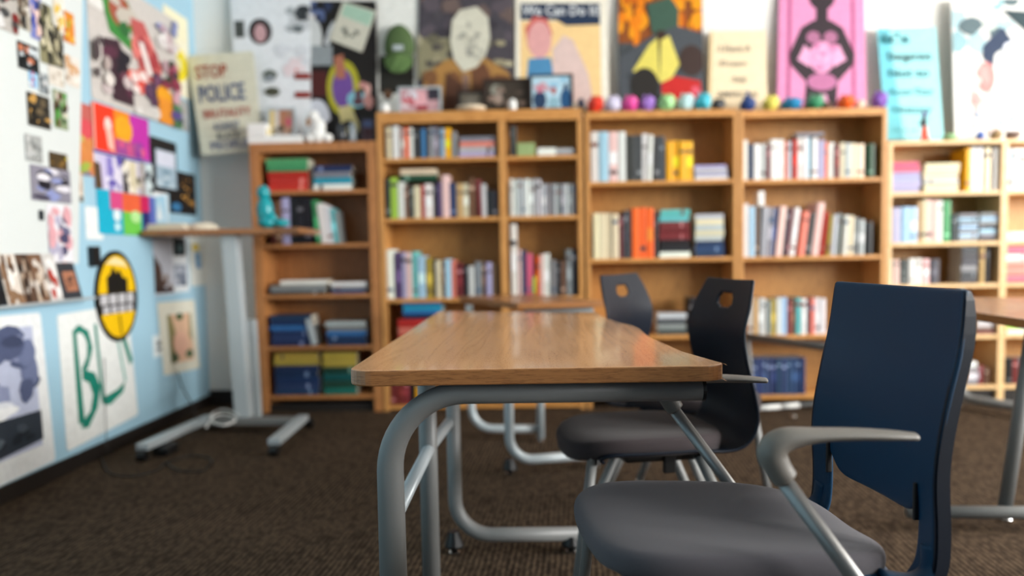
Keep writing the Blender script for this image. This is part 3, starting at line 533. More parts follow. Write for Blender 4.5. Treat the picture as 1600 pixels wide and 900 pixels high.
ORD = ['first', 'second', 'third', 'fourth', 'fifth', 'sixth', 'seventh', 'eighth', 'ninth', 'tenth', 'eleventh', 'twelfth', 'thirteenth', 'fourteenth', 'fifteenth', 'sixteenth', 'seventeenth', 'eighteenth', 'nineteenth', 'twentieth', '21st', '22nd', '23rd', '24th', '25th', '26th', '27th', '28th', '29th', '30th', '31st', '32nd', '33rd', '34th']
rb = random.Random(11)
NB = [0]
def jit(c):
    c = c.lstrip('#'); v = [int(c[i:i+2], 16) for i in (0, 2, 4)]; d = rb.uniform(-10, 10)
    return [max(4, min(250, q+d+rb.uniform(-5, 5))) for q in v]
def book_mesh(w, h, d, col, lying):
    """spine towards -Y; upright: thickness along X; lying: thickness along Z, length along X"""
    bm = bmesh.new(); lay = bm.loops.layers.color.new('Col'); cv = jit(col); t = min(.0022, w*.12)
    def bx(a, b, c):
        s = set(bm.faces); box(bm, a, b); paintf(bm, [f for f in bm.faces if f not in s], c, lay)
    bx((-w/2, .003, 0), (-w/2+t, d, h), cv); bx((w/2-t, .003, 0), (w/2, d, h), cv)
    # rounded spine
    s = set(bm.faces); n = 4; pr = [(-w/2+w*k/n, .003-.003*math.sin(math.pi*k/n)) for k in range(n+1)]+[(w/2, .006), (-w/2, .006)]
    prism(bm, pr, 0, h); paintf(bm, [f for f in bm.faces if f not in s], cv, lay)
    bx((-w/2+t, .006, .003), (w/2-t, d-.004, h-.003), '#d8cfbc')
    br = sum(cv)/3; ic = [min(235, q+95) for q in cv] if br < 110 else rb.choice(['#3a3a40', '#5a4a48', '#7a4a40', '#46607c'])
    z = h*rb.choice([.15, .7, .78]); lw = w*.8
    if rb.random() < (.25 if lying else .6): bx((-lw/2, -.0012, z), (lw/2, .002, z+h*rb.uniform(.04, .1)), ic)
    if not lying and rb.random() < .3: bx((-lw/2, -.0012, h*.35), (lw/2, .002, h*.6), [min(245, q*1.25+15) for q in cv])
    if lying: bmesh.ops.rotate(bm, verts=bm.verts, matrix=Matrix.Rotation(math.radians(90), 3, 'Y')); bmesh.ops.translate(bm, verts=bm.verts, vec=(-h/2, 0, w/2))
    return bm
def uniq(lab):
    return lab
def row(items, z, shelf, bc, y0=.018, lean=0):
    """items: (px0, px1, ytop px, colour letter[, lean degrees])"""
    names = [PAL[i[3]][0] for i in items]
    for i, it in enumerate(items):
        x0, x1, yt, c = it[:4]; ln = it[4] if len(it) > 4 else lean
        a, b = X5(x0, yt), X5(x1, yt)
        w = (b-a)*(.90 if ln else .97); h = Z5(yt, (x0+x1)/2)-z
        if h < .05: continue
        d = min(.22, h*.72); yy = YC+y0+rb.uniform(0, .012)
        bm = book_mesh(w, h, d, PAL[c][1], False)
        size = 'thick' if w > .04 else ('slim' if w < .022 else '')
        nb = names[i+1] if i+1 < len(items) else names[i-1]
        lab = ' '.join(('%s %s book beside %s one, %s from left, %s, %s' % (size, names[i], nb, ORD[i], shelf, bc)).split())
        if len(lab.split()) > 16: lab = ' '.join(('%s %s book, %s from left, %s, %s' % (size, names[i], ORD[i], shelf, bc)).split())
        o = link('book', bm, M['cover'], None, ((a+b)/2, yy, z+.0005))
        if ln:
            o.rotation_euler = (0, math.radians(ln), 0); s = math.sin(math.radians(abs(ln)))
            o.location.z += abs(w/2*s)
            o.location.x -= math.tan(math.radians(ln))*h
        tag(o, lab, 'book', 'books on the %s of the %s' % (shelf, bc)); NB[0] += 1
def stack(px0, px1, ytop, n, cols, z, shelf, bc, where, y0=.015, gap=0, cat='book', zb=None):
    a, b = X5(px0, ytop), X5(px1, ytop); top = Z5(ytop, (px0+px1)/2); zz = (zb if zb is not None else z)+.0005; t = (top-zz)/n
    for i in range(n):
        c = cols[i % len(cols)] if len(cols) <= n else cols[i]
        L_ = (b-a)*rb.uniform(.93, 1.0)
        o = link('book', book_mesh(t*.97, L_, .17, PAL[c][1], True), M['cover'], None, ((a+b)/2+rb.uniform(-.005, .005), YC+y0+rb.uniform(0, .01), zz+i*t))
        k = n-1-i; pos = 'top' if k == 0 else ('%s from top' % ORD[k] if k < n-1 else 'bottom')
        tag(o, '%s book lying %s in %s stack, %s, %s' % (PAL[c][0], pos, where, shelf, bc), 'book', 'stacked books on the %s of the %s' % (shelf, bc)); NB[0] += 1
S = ['top shelf', 'second shelf', 'third shelf', 'fourth shelf', 'bottom shelf']
# A: leftmost bookcase
bA = 'leftmost bookcase'
stack(414, 480, 247, 5, 'rrrGG', zA[0], S[0], bA, 'left'); stack(486, 548, 258, 4, 'wCgn', zA[0], S[0], bA, 'right')
row([(420, 427, 316, 'm'), (427, 437, 314, 't'), (437, 450, 309, 'e'), (450, 461, 308, 'k'), (461, 472, 308, 'k'), (472, 483, 309, 'k'), (484, 492, 312, 'G', -5), (492, 503, 318, 'w', -6), (503, 512, 322, 'w', -6), (512, 520, 326, 'c', -6), (520, 526, 330, 'g', -5)], zA[1], S[1], bA)
stack(420, 508, 446, 3, 'Kgg', zA[2], S[2], bA, 'dark left'); stack(515, 572, 441, 3, 'ngw', zA[2], S[2], bA, 'right')
stack(436, 512, 438, 1, 'w', zA[2], S[2], bA, 'upper white', zb=Z5(446, 470)+.002)
stack(420, 486, 493, 6, 'nnnbnn', zA[3], S[3], bA, 'left'); stack(507, 572, 503, 5, 'nnbgl', zA[3], S[3], bA, 'right')
a0 = X5(492, 520)
o = link('paper_bundle', B((-.014, 0, 0), (.014, .2, .17), .002), M['lgrey'], None, (a0-.012, YC+.01, zA[3]+.006)); o.rotation_euler = (0, math.radians(-12), 0)
o.location.z = zA[3]+.005; tag(o, 'grey paper bundle leaning between two blue stacks, fourth shelf, leftmost bookcase', 'papers')
stack(425, 497, 553, 7, 'nnnnnYY', zA[4], S[4], bA, 'left'); stack(501, 556, 552, 6, 'qDqDYY', zA[4], S[4], bA, 'right')
# B left column
bB = 'second bookcase left column'
row([(601, 612, 197, 'W'), (612, 621, 196, 'w'), (624, 631, 199, 'p'), (631, 637, 198, 'o'), (637, 644, 199, 'w'), (644, 651, 199, 'K'), (651, 657, 200, 'k'), (657, 663, 200, 'b'), (663, 669, 200, 'k'), (669, 676, 198, 'l'), (676, 682, 198, 'g'), (682, 687, 200, 'K'), (687, 694, 200, 'B'), (694, 703, 199, 'y'), (705, 712, 205, 'g')], zB[0], S[0], bB)
stack(716, 773, 212, 4, 'elsg', zB[0], S[0], bB, 'right')
row([(601, 607, 279, 'K'), (608, 620, 277, 'L'), (620, 630, 284, 'w'), (630, 637, 290, 't'), (637, 645, 290, 'K'), (645, 656, 290, 'W'), (656, 662, 289, 'r'), (662, 675, 287, 'w'), (675, 682, 286, 'k'), (682, 689, 284, 'P'), (689, 701, 273, 'p'), (701, 712, 285, 'n'), (712, 722, 286, 'T'), (722, 732, 286, 'W'), (732, 741, 278, 't'), (742, 751, 280, 'm', -3), (751, 759, 287, 'l'), (760, 768, 296, 'k'), (769, 777, 298, 'K')], zB[1], S[1], bB)
stack(622, 682, 263, 2, 'DW', zB[1], S[1], bB, 'resting', zb=Z5(282, 650))
row([(602, 613, 390, 'w'), (616, 626, 394, 'P'), (626, 632, 394, 'e'), (632, 642, 395, 'p'), (642, 651, 393, 'c'), (651, 663, 400, 'B'), (664, 675, 403, 'Y'), (675, 680, 404, 'k'), (680, 689, 407, 'W'), (689, 694, 408, 't'), (694, 704, 405, 'B'), (704, 712, 407, 's'), (712, 722, 411, 'm'), (724, 731, 414, 'k'), (731, 740, 416, 'l'), (741, 752, 409, 'g'), (752, 759, 410, 't'), (759, 768, 410, 'e'), (768, 777, 412, 't')], zB[2], S[2], bB)
stack(628, 690, 473, 4, 'nbCb', zB[3], S[3], bB, 'blue', zb=Z5(498, 650)+.003); stack(620, 686, 499, 4, 'rrsr', zB[3], S[3], bB, 'lower red')
row([(609, 616, 592, 'm'), (616, 623, 592, 'm'), (623, 630, 592, 'm'), (630, 638, 592, 'm'), (640, 648, 600, 'k'), (648, 656, 606, 'y')], zB[4], S[4], bB)
# B right column
bB2 = 'second bookcase right column'
row([(796, 801, 196, 'k'), (801, 806, 196, 'K')], zB[0], S[0], bB2)
bm = bmesh.new(); box(bm, (-.055, 0, 0), (.055, .12, .08), .004); o = link('green_card_box', bm, mat('sage_green_card', '#93a870', .7), None, (X5(823), YC+.02, zB[0]+.001)); tag(o, 'small sage green card box on top shelf of the two-column bookcase', 'box')
stack(839, 869, 230, 1, 'w', zB[0], S[0], bB2, 'white'); stack(870, 898, 231, 2, 'gl', zB[0], S[0], bB2, 'grey')
row([(796+i*6.2, 802+i*6.2, 279+(i % 2), 'l' if i % 4 else 'w') for i in range(8)]+[(847+i*5.8, 852.6+i*5.8, 287, 'g' if i % 3 else 'l') for i in range(9)], zB[1]+.0, S[1], bB2)
row([(797, 807, 350, 'w'), (809, 814, 390, 'p'), (814, 822, 391, 'n'), (822, 832, 396, 'R'), (827+5, 837, 433, 'L'), (837, 843, 400, 'o'), (843, 849, 398, 'p'), (849, 859, 396, 'w'), (861, 868, 406, 'g'), (868, 876, 408, 'k'), (876, 884, 408, 't'), (885, 893, 390, 'g'), (893, 901, 390, 'K')], zB[2], S[2], bB2)
# C
bC = 'third bookcase'
row([(923, 936, 205, 'w'), (936, 951, 205, 'B'), (951, 966, 205, 'p'), (966, 978, 205, 'w'), (980, 987, 210, 'K'), (987, 995, 211, 'K'), (995, 1004, 210, 'K'), (1004, 1013, 208, 'w'), (1014, 1022, 210, 'w', 2), (1023, 1031, 212, 'K'), (1031, 1039, 212, 'K'), (1042, 1052, 220, 'y'), (1052, 1062, 219, 'y'), (1062, 1073, 220, 'y'), (1073, 1084, 220, 'y')], zC[0], S[0], bC)
stack(1086, 1138, 257, 4, 'wele', zC[0], S[0], bC, 'right')
row([(927, 937, 333, 'W'), (937, 947, 333, 'W'), (947, 957, 333, 'W'), (957, 967, 334, 'W'), (967, 973, 336, 'm'), (975, 981, 329, 'K'), (981, 987, 328, 'k'), (988, 1000, 325, 'o'), (1000, 1011, 324, 'o'), (1011, 1022, 325, 'o'), (1023, 1028, 330, 'k')], zC[1], S[1], bC)
stack(1031, 1080, 327, 8, 'wkkmmmcc', zC[1], S[1], bC, 'middle'); stack(1087, 1133, 334, 8, 'nnnlWlWl', zC[1], S[1], bC, 'right')
stack(1026, 1074, 490, 4, 'KgKl', zC[2], S[2], bC, 'grey'); row([(1078, 1084, 466, 'k'), (1084, 1091, 466, 'K')], zC[2], S[2], bC)
row([(1026+i*9, 1034+i*9, 566, 'mtkm'[i % 4]) for i in range(6)], zC[3], 'bottom shelf', bC)
# D
bD = 'fourth bookcase'
row([(1162, 1170, 218, 'w'), (1171, 1179, 224, 'n'), (1180, 1189, 224, 'w'), (1189, 1199, 224, 'l'), (1200, 1205, 226, 'm'), (1206, 1217, 217, 'w'), (1217, 1227, 217, 'w'), (1228, 1232, 220, 'o'), (1232, 1239, 220, 'l'), (1241, 1249, 217, 'r'), (1249, 1257, 214, 'w'), (1257, 1265, 214, 'w'), (1265, 1270, 215, 'C'), (1270, 1280, 215, 'w'), (1281, 1292, 218, 'e'), (1292, 1297, 222, 'o'), (1297, 1307, 222, 'w'), (1307, 1314, 225, 'm'), (1315, 1324, 222, 'W'), (1324, 1332, 223, 'l'), (1332, 1341, 223, 'W'), (1341, 1354, 224, 'W'), (1358, 1369, 224, 'D')], zD[0], S[0], bD)
stack(1246, 1290, 206, 1, 'g', zD[0], S[0], bD, 'resting', zb=Z5(213, 1260)+.003)
row([(1162, 1171, 318, 'w', 0), (1172, 1181, 322, 'B', 0), (1182, 1188, 322, 't', 1), (1188, 1195, 323, 'K', 2), (1195, 1204, 323, 'l', 3), (1204, 1212, 324, 'g', 4), (1212, 1219, 324, 'n', 5), (1221, 1232, 322, 'p', 6), (1232, 1238, 324, 'K', 6), (1238, 1243, 325, 'm', 6), (1244, 1253, 324, 'w', 7), (1257, 1268, 330, 's', 7), (1269, 1277, 332, 'K', 7), (1280, 1292, 316, 'p', 7), (1291, 1296, 330, 'r', 6), (1299, 1304, 335, 'Y', 5), (1305, 1312, 335, 'l', 4), (1313, 1319, 333, 'g', 4), (1323, 1330, 336, 'w', 3), (1330, 1338, 337, 'W', 2), (1339, 1345, 340, 'g', 2), (1346, 1354, 343, 'l', 1), (1357, 1366, 346, 'k', 0)], zD[1], S[1], bD)
row([(1172, 1179, 466, 'w'), (1179, 1186, 467, 'T'), (1187, 1193, 466, 'l'), (1193, 1199, 467, 'w'), (1199, 1206, 470, 'g'), (1207, 1214, 468, 'Y'), (1215, 1223, 466, 'w'), (1223, 1231, 465, 'B'), (1232, 1239, 468, 'm'), (1239, 1245, 468, 't'), (1246, 1254, 466, 'c'), (1254, 1262, 467, 'w'), (1263, 1268, 470, 'K'), (1268, 1276, 467, 's'), (1276, 1284, 466, 'w'), (1284, 1292, 467, 'w')], zD[2], S[2], bD)
row([(1170+i*7.6, 1177+i*7.6, 560, 'n') for i in range(12)], zD[3], 'bottom shelf', bD)
o = link('bound_note_block', B((-.017, 0, 0), (.017, .1, .088), .002), M['white'], None, (X5(1192, 320), YC+.03, Z5(322, 1190)+.004)); tag(o, 'white paper block perched on leaning books, second shelf, fourth bookcase', 'paper block')
# E
bE = 'birch bookcase'
stack(1395, 1441, 252, 6, 'eeeeRR', zE[0], S[0], bE, 'pink and lavender'); stack(1447, 1503, 254, 7, 'WWlWWWW', zE[0], S[0], bE, 'cream', y0=.02)
row([(1513, 1521, 231, 'y'), (1521, 1530, 230, 'w'), (1530, 1539, 230, 'w'), (1540, 1543, 230, 'k'), (1543, 1553, 230, 'W'), (1554, 1557, 230, 't'), (1557, 1566, 230, 'w')], zE[0], S[0], bE)
row([(1392, 1397, 324, 'C'), (1397, 1411, 324, 'e'), (1411, 1424, 323, 'B'), (1424, 1437, 323, 'B'), (1438, 1445, 314, 'T'), (1445, 1451, 312, 'W'), (1451, 1461, 312, 'p'), (1461, 1470, 313, 'p'), (1470, 1477, 313, 'w'), (1478, 1490, 313, 'G'), (1491, 1499, 334, 'K')], zE[1], S[1], bE)
stack(1502, 1532, 333, 7, 'gBgBgBg', zE[1], S[1], bE, 'left grey'); stack(1534, 1562, 332, 7, 'KgBKgBg', zE[1], S[1], bE, 'right grey')
row([(1388+5, 1398, 405, 'w'), (1399, 1408, 406, 'p'), (1409, 1422, 406, 'K'), (1423, 1432, 404, 'w'), (1432, 1444, 404, 'w'), (1446, 1456, 405, 'p'), (1458, 1472, 405, 'K')], zE[2], S[2], bE)
stack(1506, 1532, 386, 6, 'KKgKKK', zE[2], S[2], bE, 'charcoal'); row([(1535, 1542, 386, 'T'), (1543, 1550, 388, 'k')], zE[2], S[2]+' right end', bE)
stack(1530, 1562, 500, 4, 'mtwl', zE[3], S[3], bE, 'left'); stack(1576, 1612, 503, 3, 'wLw', zE[3], S[3], bE, 'right')
stack(1514, 1532, 566, 4, 'gwgw', zE[4], S[4], bE, 'white'); row([(1533, 1541, 572, 'm'), (1541, 1549, 575, 't'), (1576, 1586, 560, 'k'), (1586, 1596, 560, 'm'), (1596, 1606, 560, 'g'), (1606, 1616, 560, 'k')], zE[4], S[4], bE)
row([(1577, 1586, 231, 'B'), (1586, 1596, 231, 'w'), (1596, 1607, 231, 'w')], zE[0], S[0], 'birch bookcase right bay')
stack(1576, 1612, 362, 1, 'w', zE[1], S[1], 'birch bookcase right bay', 'flat')
stack(1575, 1612, 385, 5, 'RsswR', zE[2], S[2], 'birch bookcase right bay', 'pink')
print('books', NB[0])

# ------------------------------------------------------------------ things on the bookcase tops
def figurine(px, py, wpx, hpx, col, label, ztop, horn=0, y=5.06, col2=None, seed=0):
    rr = random.Random(seed+int(px)); p = at(px, py, Y=y); s = y/F/1.0
    w, h = wpx*s/2, hpx*s
    bm = bmesh.new(); lay = bm.loops.layers.color.new('Col')
    def lump(cx, cz, rx, rz, c, ry=None):
        vs = bmesh.ops.create_icosphere(bm, subdivisions=2, radius=1)['verts']
        for v in vs:
            j = 1+rr.uniform(-.12, .1); v.co = (cx+v.co.x*rx*j, v.co.y*(ry or rx)*j, max(0, cz+v.co.z*rz*j))
        paintf(bm, list({f for v in vs for f in v.link_faces}), c, lay)
    lump(0, h*.45, w, h*.47, col); lump(w*.25, h*.66, w*.8, h*.32, col2 or col); lump(-w*.45, h*.3, w*.5, h*.3, col)
    for s_ in (-1, 1): lump(s_*w*.35, h*.9, w*.2, h*.13, col)
    if horn: tube(bm, [(0, 0, h*.8), (0, 0, h*.8+horn*s)], [w*.28, w*.12], seg=8); paintf(bm, bm.faces[-10:] if False else [f for f in bm.faces if f.calc_center_median().z > h*1.05], col, lay)
    bm.faces.ensure_lookup_table()
    o = link('figurine', bm, M['glaze'], None, (p.x, y, ztop+.0005)); tag(o, label, 'figurine', 'small painted figurines along the bookcase tops')
zc, zd = Z5(172, 1035), Z5(170, 1270)
for a in [(930, 24, 26, '#d8331c', 'bright red figurine at the left end of the third bookcase'), (957, 26, 26, '#c9c4dc', 'pale lavender figurine between the red and pink ones'), (984, 25, 25, '#e0489c', 'hot pink figurine right of the pale lavender one'),
          (1011, 24, 25, '#9a72c4', 'purple figurine between the pink and light green ones'), (1041, 27, 26, '#98d08c', 'light green figurine below the flame painting'), (1071, 26, 26, '#bfe2e4', 'icy white-blue figurine between green and cyan ones'),
          (1098, 26, 27, '#3cb4c8', 'cyan figurine below the right edge of flame painting'), (1122, 22, 17, '#22242a', 'small black figurine before the beige sheet')]:
    figurine(a[0], 160, a[1], a[2], a[3], a[4], zc)
for a in [(1168, 24, 22, '#1f3f7c', 'navy figurine with a tall spike', 14), (1204, 26, 24, '#dccf5c', 'pale yellow figurine right of the navy one', 0), (1236, 32, 20, '#1c80b0', 'wide blue figurine below the pink print', 0), (1273, 28, 24, '#3c8c64', 'green figurine right of the wide blue one', 0),
          (1292, 14, 12, '#5a3a28', 'tiny brown figurine beside the green one', 0), (1322, 26, 22, '#e8601c', 'orange figurine near the right end of the fourth bookcase', 0), (1344, 16, 14, '#e4c4b0', 'small peach figurine beside the orange one', 0), (1374, 24, 26, '#8456b4', 'violet figurine at the right end of the fourth bookcase', 0)]:
    figurine(a[0], 158, a[1], a[2], a[3], a[4], zd, horn=a[5])
ze = Z5(219, 1480)
# thin standing figure on the birch bookcase
def figure_toy(px, label):
    p = at(px, 200, Y=5.08); r = thing('toy_figure', label, 'toy', (p.x, 5.08, ze))
    bm = bmesh.new(); tube(bm, [(.02, 0, .0), (.008, 0, .05), (-.004, 0, .1)], [.012, .010, .014], seg=10); tube(bm, [(-.014, 0, .0), (-.012, 0, .05), (-.004, 0, .1)], [.010, .010, .012], seg=10)
    link('trousers', bm, mat('orange_toy_plastic', '#e84a18', .4), r, smooth=True)
    bm = bmesh.new(); tube(bm, [(-.004, 0, .095), (-.006, 0, .13), (-.004, 0, .155)], [.014, .016, .009], seg=10); tube(bm, [(-.006, 0, .14), (-.03, -.005, .12), (-.035, -.01, .1)], [.006, .006, .005], seg=8)
    link('torso', bm, mat('dark_toy_plastic', '#2c2c34', .4), r, smooth=True)
    bm = bmesh.new(); bmesh.ops.create_uvsphere(bm, u_segments=12, v_segments=8, radius=.015, matrix=Matrix.Translation((-.004, 0, .168))); link('head', bm, mat('purple_toy_plastic', '#6c4c9c', .4), r, smooth=True)
figure_toy(1445, 'thin toy figure in orange trousers before the cyan sheet')
for a in [(1483, 20, 12, '#88b07c', 'tiny green figurine by the collage painting'), (1531, 12, 14, '#4c6cb8', 'tiny blue figurine before the collage painting'), (1556, 18, 16, '#a0845c', 'tiny tan figurine before the collage painting'), (1582, 22, 14, '#7c6458', 'tiny brown figurine at the far right end of the birch bookcase')]:
    figurine(a[0], 215, a[1], a[2], a[3], a[4], ze)

def frame(px0, px1, py0, py1, zb, label, base, patches, y=5.1, fm='darkwood', seed=3):
    a, b = at(px0, py1, Y=y), at(px1, py1, Y=y); h = at((px0+px1)/2, py0, Y=y).z-zb; w = b.x-a.x
    r = thing('framed_photo', label, 'framed photo', ((a.x+b.x)/2, y, zb+.0015))
    t = .014; bm = bmesh.new()
    tilt = lambda x, z, d: (x, d+z*.12, z)
    for q in (((-w/2, 0), (w/2, t)), ((-w/2, h-t), (w/2, h)), ((-w/2, t), (-w/2+t, h-t)), ((w/2-t, t), (w/2, h-t))):
        s = set(bm.verts); box(bm, (q[0][0], -.01, q[0][1]), (q[1][0], .008, q[1][1]))
        for v in bm.verts:
            if v not in s: v.co.y += v.co.z*.12
    link('frame', bm, M[fm], r)
    Q = [Vector((-w/2+t, (h-t)*.12, h-t)), Vector((w/2-t, (h-t)*.12, h-t)), Vector((w/2-t, t*.12, t)), Vector((-w/2+t, t*.12, t))]
    Q = [v+r.location for v in Q]
    o = poster('photo', None, None, Q, base, patches, .002, seed=seed); o.parent = r; o.location = o.location-r.location
    return r
zb_ = Z5(172, 750)
frame(828, 896, 115, 165, zb_, 'dark frame with a bright photo of people in blue', '#b4d4e4', [('b', 5, .1, .1, .9, .4, ['#e8f0f4', '#8cc0dc', '#c89ca8'], .15, .12), ('e', .2, .75, .17, .3, '#243c5c'), ('e', .2, .4, .08, .12, '#c87a8c'), ('e', .56, .45, .06, .12, '#b04c44'), ('e', .56, .85, .14, .2, '#8cb4c4'), ('e', .87, .75, .14, .35, '#20507c'), ('e', .87, .35, .06, .1, '#3c4c6c')], y=5.08)
frame(755, 830, 122, 167, zb_, 'dark brown frame with a dim family photo', '#3c342c', [('e', .25, .35, .13, .25, '#8c8c80'), ('b', 9, .1, .2, .9, .85, ['#5a4c44', '#8a7468', '#2c2824', '#6c6458'], .12, .14), ('e', .3, .65, .1, .2, '#a08c80')], y=5.11)
frame(716, 758, 142, 167, zb_, 'small black frame behind the cream dish', '#5c564c', [('e', .5, .5, .3, .3, '#6c665c')], y=5.12, fm='black')
frame(622, 690, 135, 169, zb_, 'pink toned picture at the left end of the two-column bookcase', '#c49aa0', [('e', .5, .45, .18, .4, '#e0a8b0'), ('e', .3, .3, .14, .25, '#dcd8e0'), ('r', .4, .75, .7, 1, '#a03c44'), ('r', .7, 0, 1, .5, '#34303c'), ('b', 6, 0, .3, .3, 1, ['#c86c74', '#e0d8dc', '#b06068'], .1, .15)], y=5.09, fm='lgrey', seed=33)
def lathe_thing(name, px, y, zb, prof, m, label, cat, smooth=True):
    p = at(px, 160, Y=y); bm = disc_lathe(bmesh.new(), prof, 0, 0, 0, 24); o = link(name, bm, m, None, (p.x, y, zb+.0005), smooth=smooth); return tag(o, label, cat)
lathe_thing('dish', 736, 5.06, zb_, [(.05, 0), (.08, .006), (.093, .025), (.085, .028), (.03, .016), (.005, .018)], mat('cream_ceramic', '#e4d0b4', .4), 'shallow cream dish before the small black frame', 'dish')
lathe_thing('candle', 801, 5.045, zb_, [(.02, 0), (.024, .005), (.024, .045), (.018, .06), (.006, .068), (.004, .07)], M['white'], 'small white candle before the dim family photo', 'candle')
lathe_thing('ball_ornament', 601, 5.05, zb_, [(.008, 0), (.022, .008), (.03, .024), (.03, .034), (.022, .052), (.008, .06)], M['white'], 'white ball at the left corner of the two-column bookcase', 'ornament')
lathe_thing('jar', 908, 5.08, zb_, [(.015, 0), (.022, .004), (.022, .045), (.014, .055), (.014, .066), (.004, .068)], mat('dark_navy_glass', '#28304c', .2), 'small dark navy jar right of the bright photo frame', 'jar')
za = Z5(222, 490)
# white box, sitting figurine pieces on the short bookcase
a, b = X5(385, 205), X5(470, 205)
bm = bmesh.new(); box(bm, (-(b-a)/2, 0, 0), ((b-a)/2, .15, .045), .006); box(bm, (-(b-a)/2, 0, .045), (-(b-a)/2+.12, .15, .125), .008)
o = link('white_box', bm, M['white'], None, ((a+b)/2, YC+.01, za)); tag(o, 'stepped white box at the left end of the short bookcase', 'box')
frame(418, 462, 168, 213, za+.0465, 'small picture of warm stripes above the white box', '#b08a74', [('r', 0, 0, .2, 1, '#d8c07c'), ('r', .2, 0, .4, 1, '#d4ccc4'), ('r', .45, .0, .75, .7, '#b47c60'), ('b', 7, .1, .65, .95, .95, ['#3c362e', '#5a4a3c', '#84786c'], .14, .12), ('e', .8, .5, .1, .2, '#c85c74')], y=5.10, fm='lgrey', seed=44)
o = lathe_thing('gold_medal', 413, 5.0401, za+.046, [(.004, 0), (.022, .0), (.024, .002), (.022, .004), (.004, .004)], mat('gold_foil', '#dcc268', .35, .5), 'round gold medallion on the white box', 'medallion', False)
o.rotation_euler = (math.radians(90), 0, 0); o.location.z += .024
def bird(px):
    p = at(px, 190, Y=5.07); r = thing('plush_toy', 'white plush toy with tan ear sitting in the middle of the short bookcase', 'toy', (p.x, 5.07, za))
    bm = bmesh.new()
    sk = [((0, 0, .045), .055, .05), ((.005, 0, .1), .045, .055), ((-.02, -.01, .165), .035, .034), ((.06, -.01, .03), .035, .028), ((-.045, -.02, .03), .03, .028)]
    for c, rx, rz2 in sk:
        for v in bmesh.ops.create_uvsphere(bm, u_segments=16, v_segments=10, radius=1)['verts']:
            if True: v.co = (c[0]+v.co.x*rx, c[1]+v.co.y*rx*.8, max(0, c[2]+v.co.z*rz2))
    link('body', bm, mat('white_plush', '#efefec', .9, sheen=.3), r, smooth=True)
    bm = bmesh.new(); bmesh.ops.create_uvsphere(bm, u_segments=12, v_segments=8, radius=1)
    for v in bm.verts: v.co = (-.055+v.co.x*.014, -.01+v.co.y*.012, .13+v.co.z*.03)
    link('ear', bm, mat('tan_plush', '#9c6c34', .9), r, smooth=True)
bird(496)
for px, w, c1, lab in ((532, .03, '#30343a', 'dark grey glass jar beside the white plush toy'), (549, .026, '#8e989e', 'pale grey glass jar second from the plush toy')):
    lathe_thing('glass_jar', px, 5.09, za, [(w*.8, 0), (w, .006), (w, .09), (w*.7, .105), (w*.7, .12), (w*.2, .124)], mat('jar_'+c1[1:], c1, .15), lab, 'jar')
frame(562, 587, 182, 216, za, 'small frame with a dusky blue picture beside the jars', '#5a4650', [('r', .1, .05, .9, .4, '#5c6c94'), ('b', 6, .1, .4, .9, .95, ['#4c2c30', '#6c4844', '#2c2024'], .2, .15)], y=5.1, fm='black', seed=46)

# ------------------------------------------------------------------ standing desk on the left
def standing_desk():
    base = at(383, 664, Z=0.03)
    r = thing('standing_desk', 'wooden-topped standing desk on a grey rolling base by the left wall', 'desk', (base.x, base.y, 0)); c = r.location.copy()
    zt_ = 1.105
    p = [at(168, 368, Z=zt_), at(425, 363, Z=zt_), at(467, 352, Z=zt_)]
    P0 = Vector((XL+.03, 4.42, 0)); P1 = Vector((at(428, 360, Y=4.42).x, 4.42, 0)); P2 = Vector((at(466, 356, Y=4.36).x, 4.36, 0))
    pts = [P0, P1, P2, Vector((P2.x-.03, 4.93, 0)), Vector((XL+.03, 4.93, 0))]
    z1 = at(300, 362, Y=4.42).z+.012
    bm = prism(bmesh.new(), [(q.x-c.x, q.y-c.y) for q in pts], z1-.03, z1, .004)
    link('desktop', bm, M['edge'], r)
    top = at(356, 372, Y=base.y)
    bm = bmesh.new(); x = top.x-c.x
    def slant(x0, x1, y0, y1, z0, z1_, dx): 
        s = set(bm.verts); box(bm, (x0, y0, z0), (x1, y1, z1_), .006)
        for v in bm.verts:
            if v not in s: v.co.x += dx*(v.co.z-z0)/(z1_-z0)
    slant(-.045, .04, -.04, .04, .05, z1-.03, -.035); link('column', bm, M['lgrey'], r)
    bm = bmesh.new(); slant(-.02, .045, .12, .17, .05, .62, -.01); link('lower_column', bm, M['lgrey'], r)
    def bar(a, b, z, w, hgt, name, m='grey'):
        a = Vector(a)-c; b = Vector(b)-c; a.z = b.z = z; d = (b-a).normalized(); s = Vector((-d.y, d.x, 0))*w/2
        link(name, prism(bmesh.new(), [((a+s).x, (a+s).y), ((a-s).x, (a-s).y), ((b-s).x, (b-s).y), ((b+s).x, (b+s).y)], z-hgt/2, z+hgt/2, .006), M[m], r)
    fa, fb = at(222, 702, Z=.06), at(322, 658, Z=.06); ga, gb = at(428, 694, Z=.06), at(470, 658, Z=.06)
    bar(fb, gb, .062, .07, .04, 'crossbar'); bar(fa, fb+Vector((0, .05, 0)), .07, .06, .035, 'foot_bar', 'lgrey'); bar(ga, gb+Vector((0, .05, 0)), .07, .06, .035, 'foot_bar', 'lgrey')
    for q in (fa, fb+Vector((0, .1, 0)), ga, gb+Vector((.02, .1, 0))):
        bm = bmesh.new(); q = q-c
        tube(bm, [(q.x-.02, q.y, .028), (q.x+.02, q.y, .028)], .028, seg=14); box(bm, (q.x-.01, q.y-.012, .03), (q.x+.01, q.y+.012, .055))
        link('castor', bm, M['black'], r, smooth=False)
    return z1
zdesk = standing_desk()
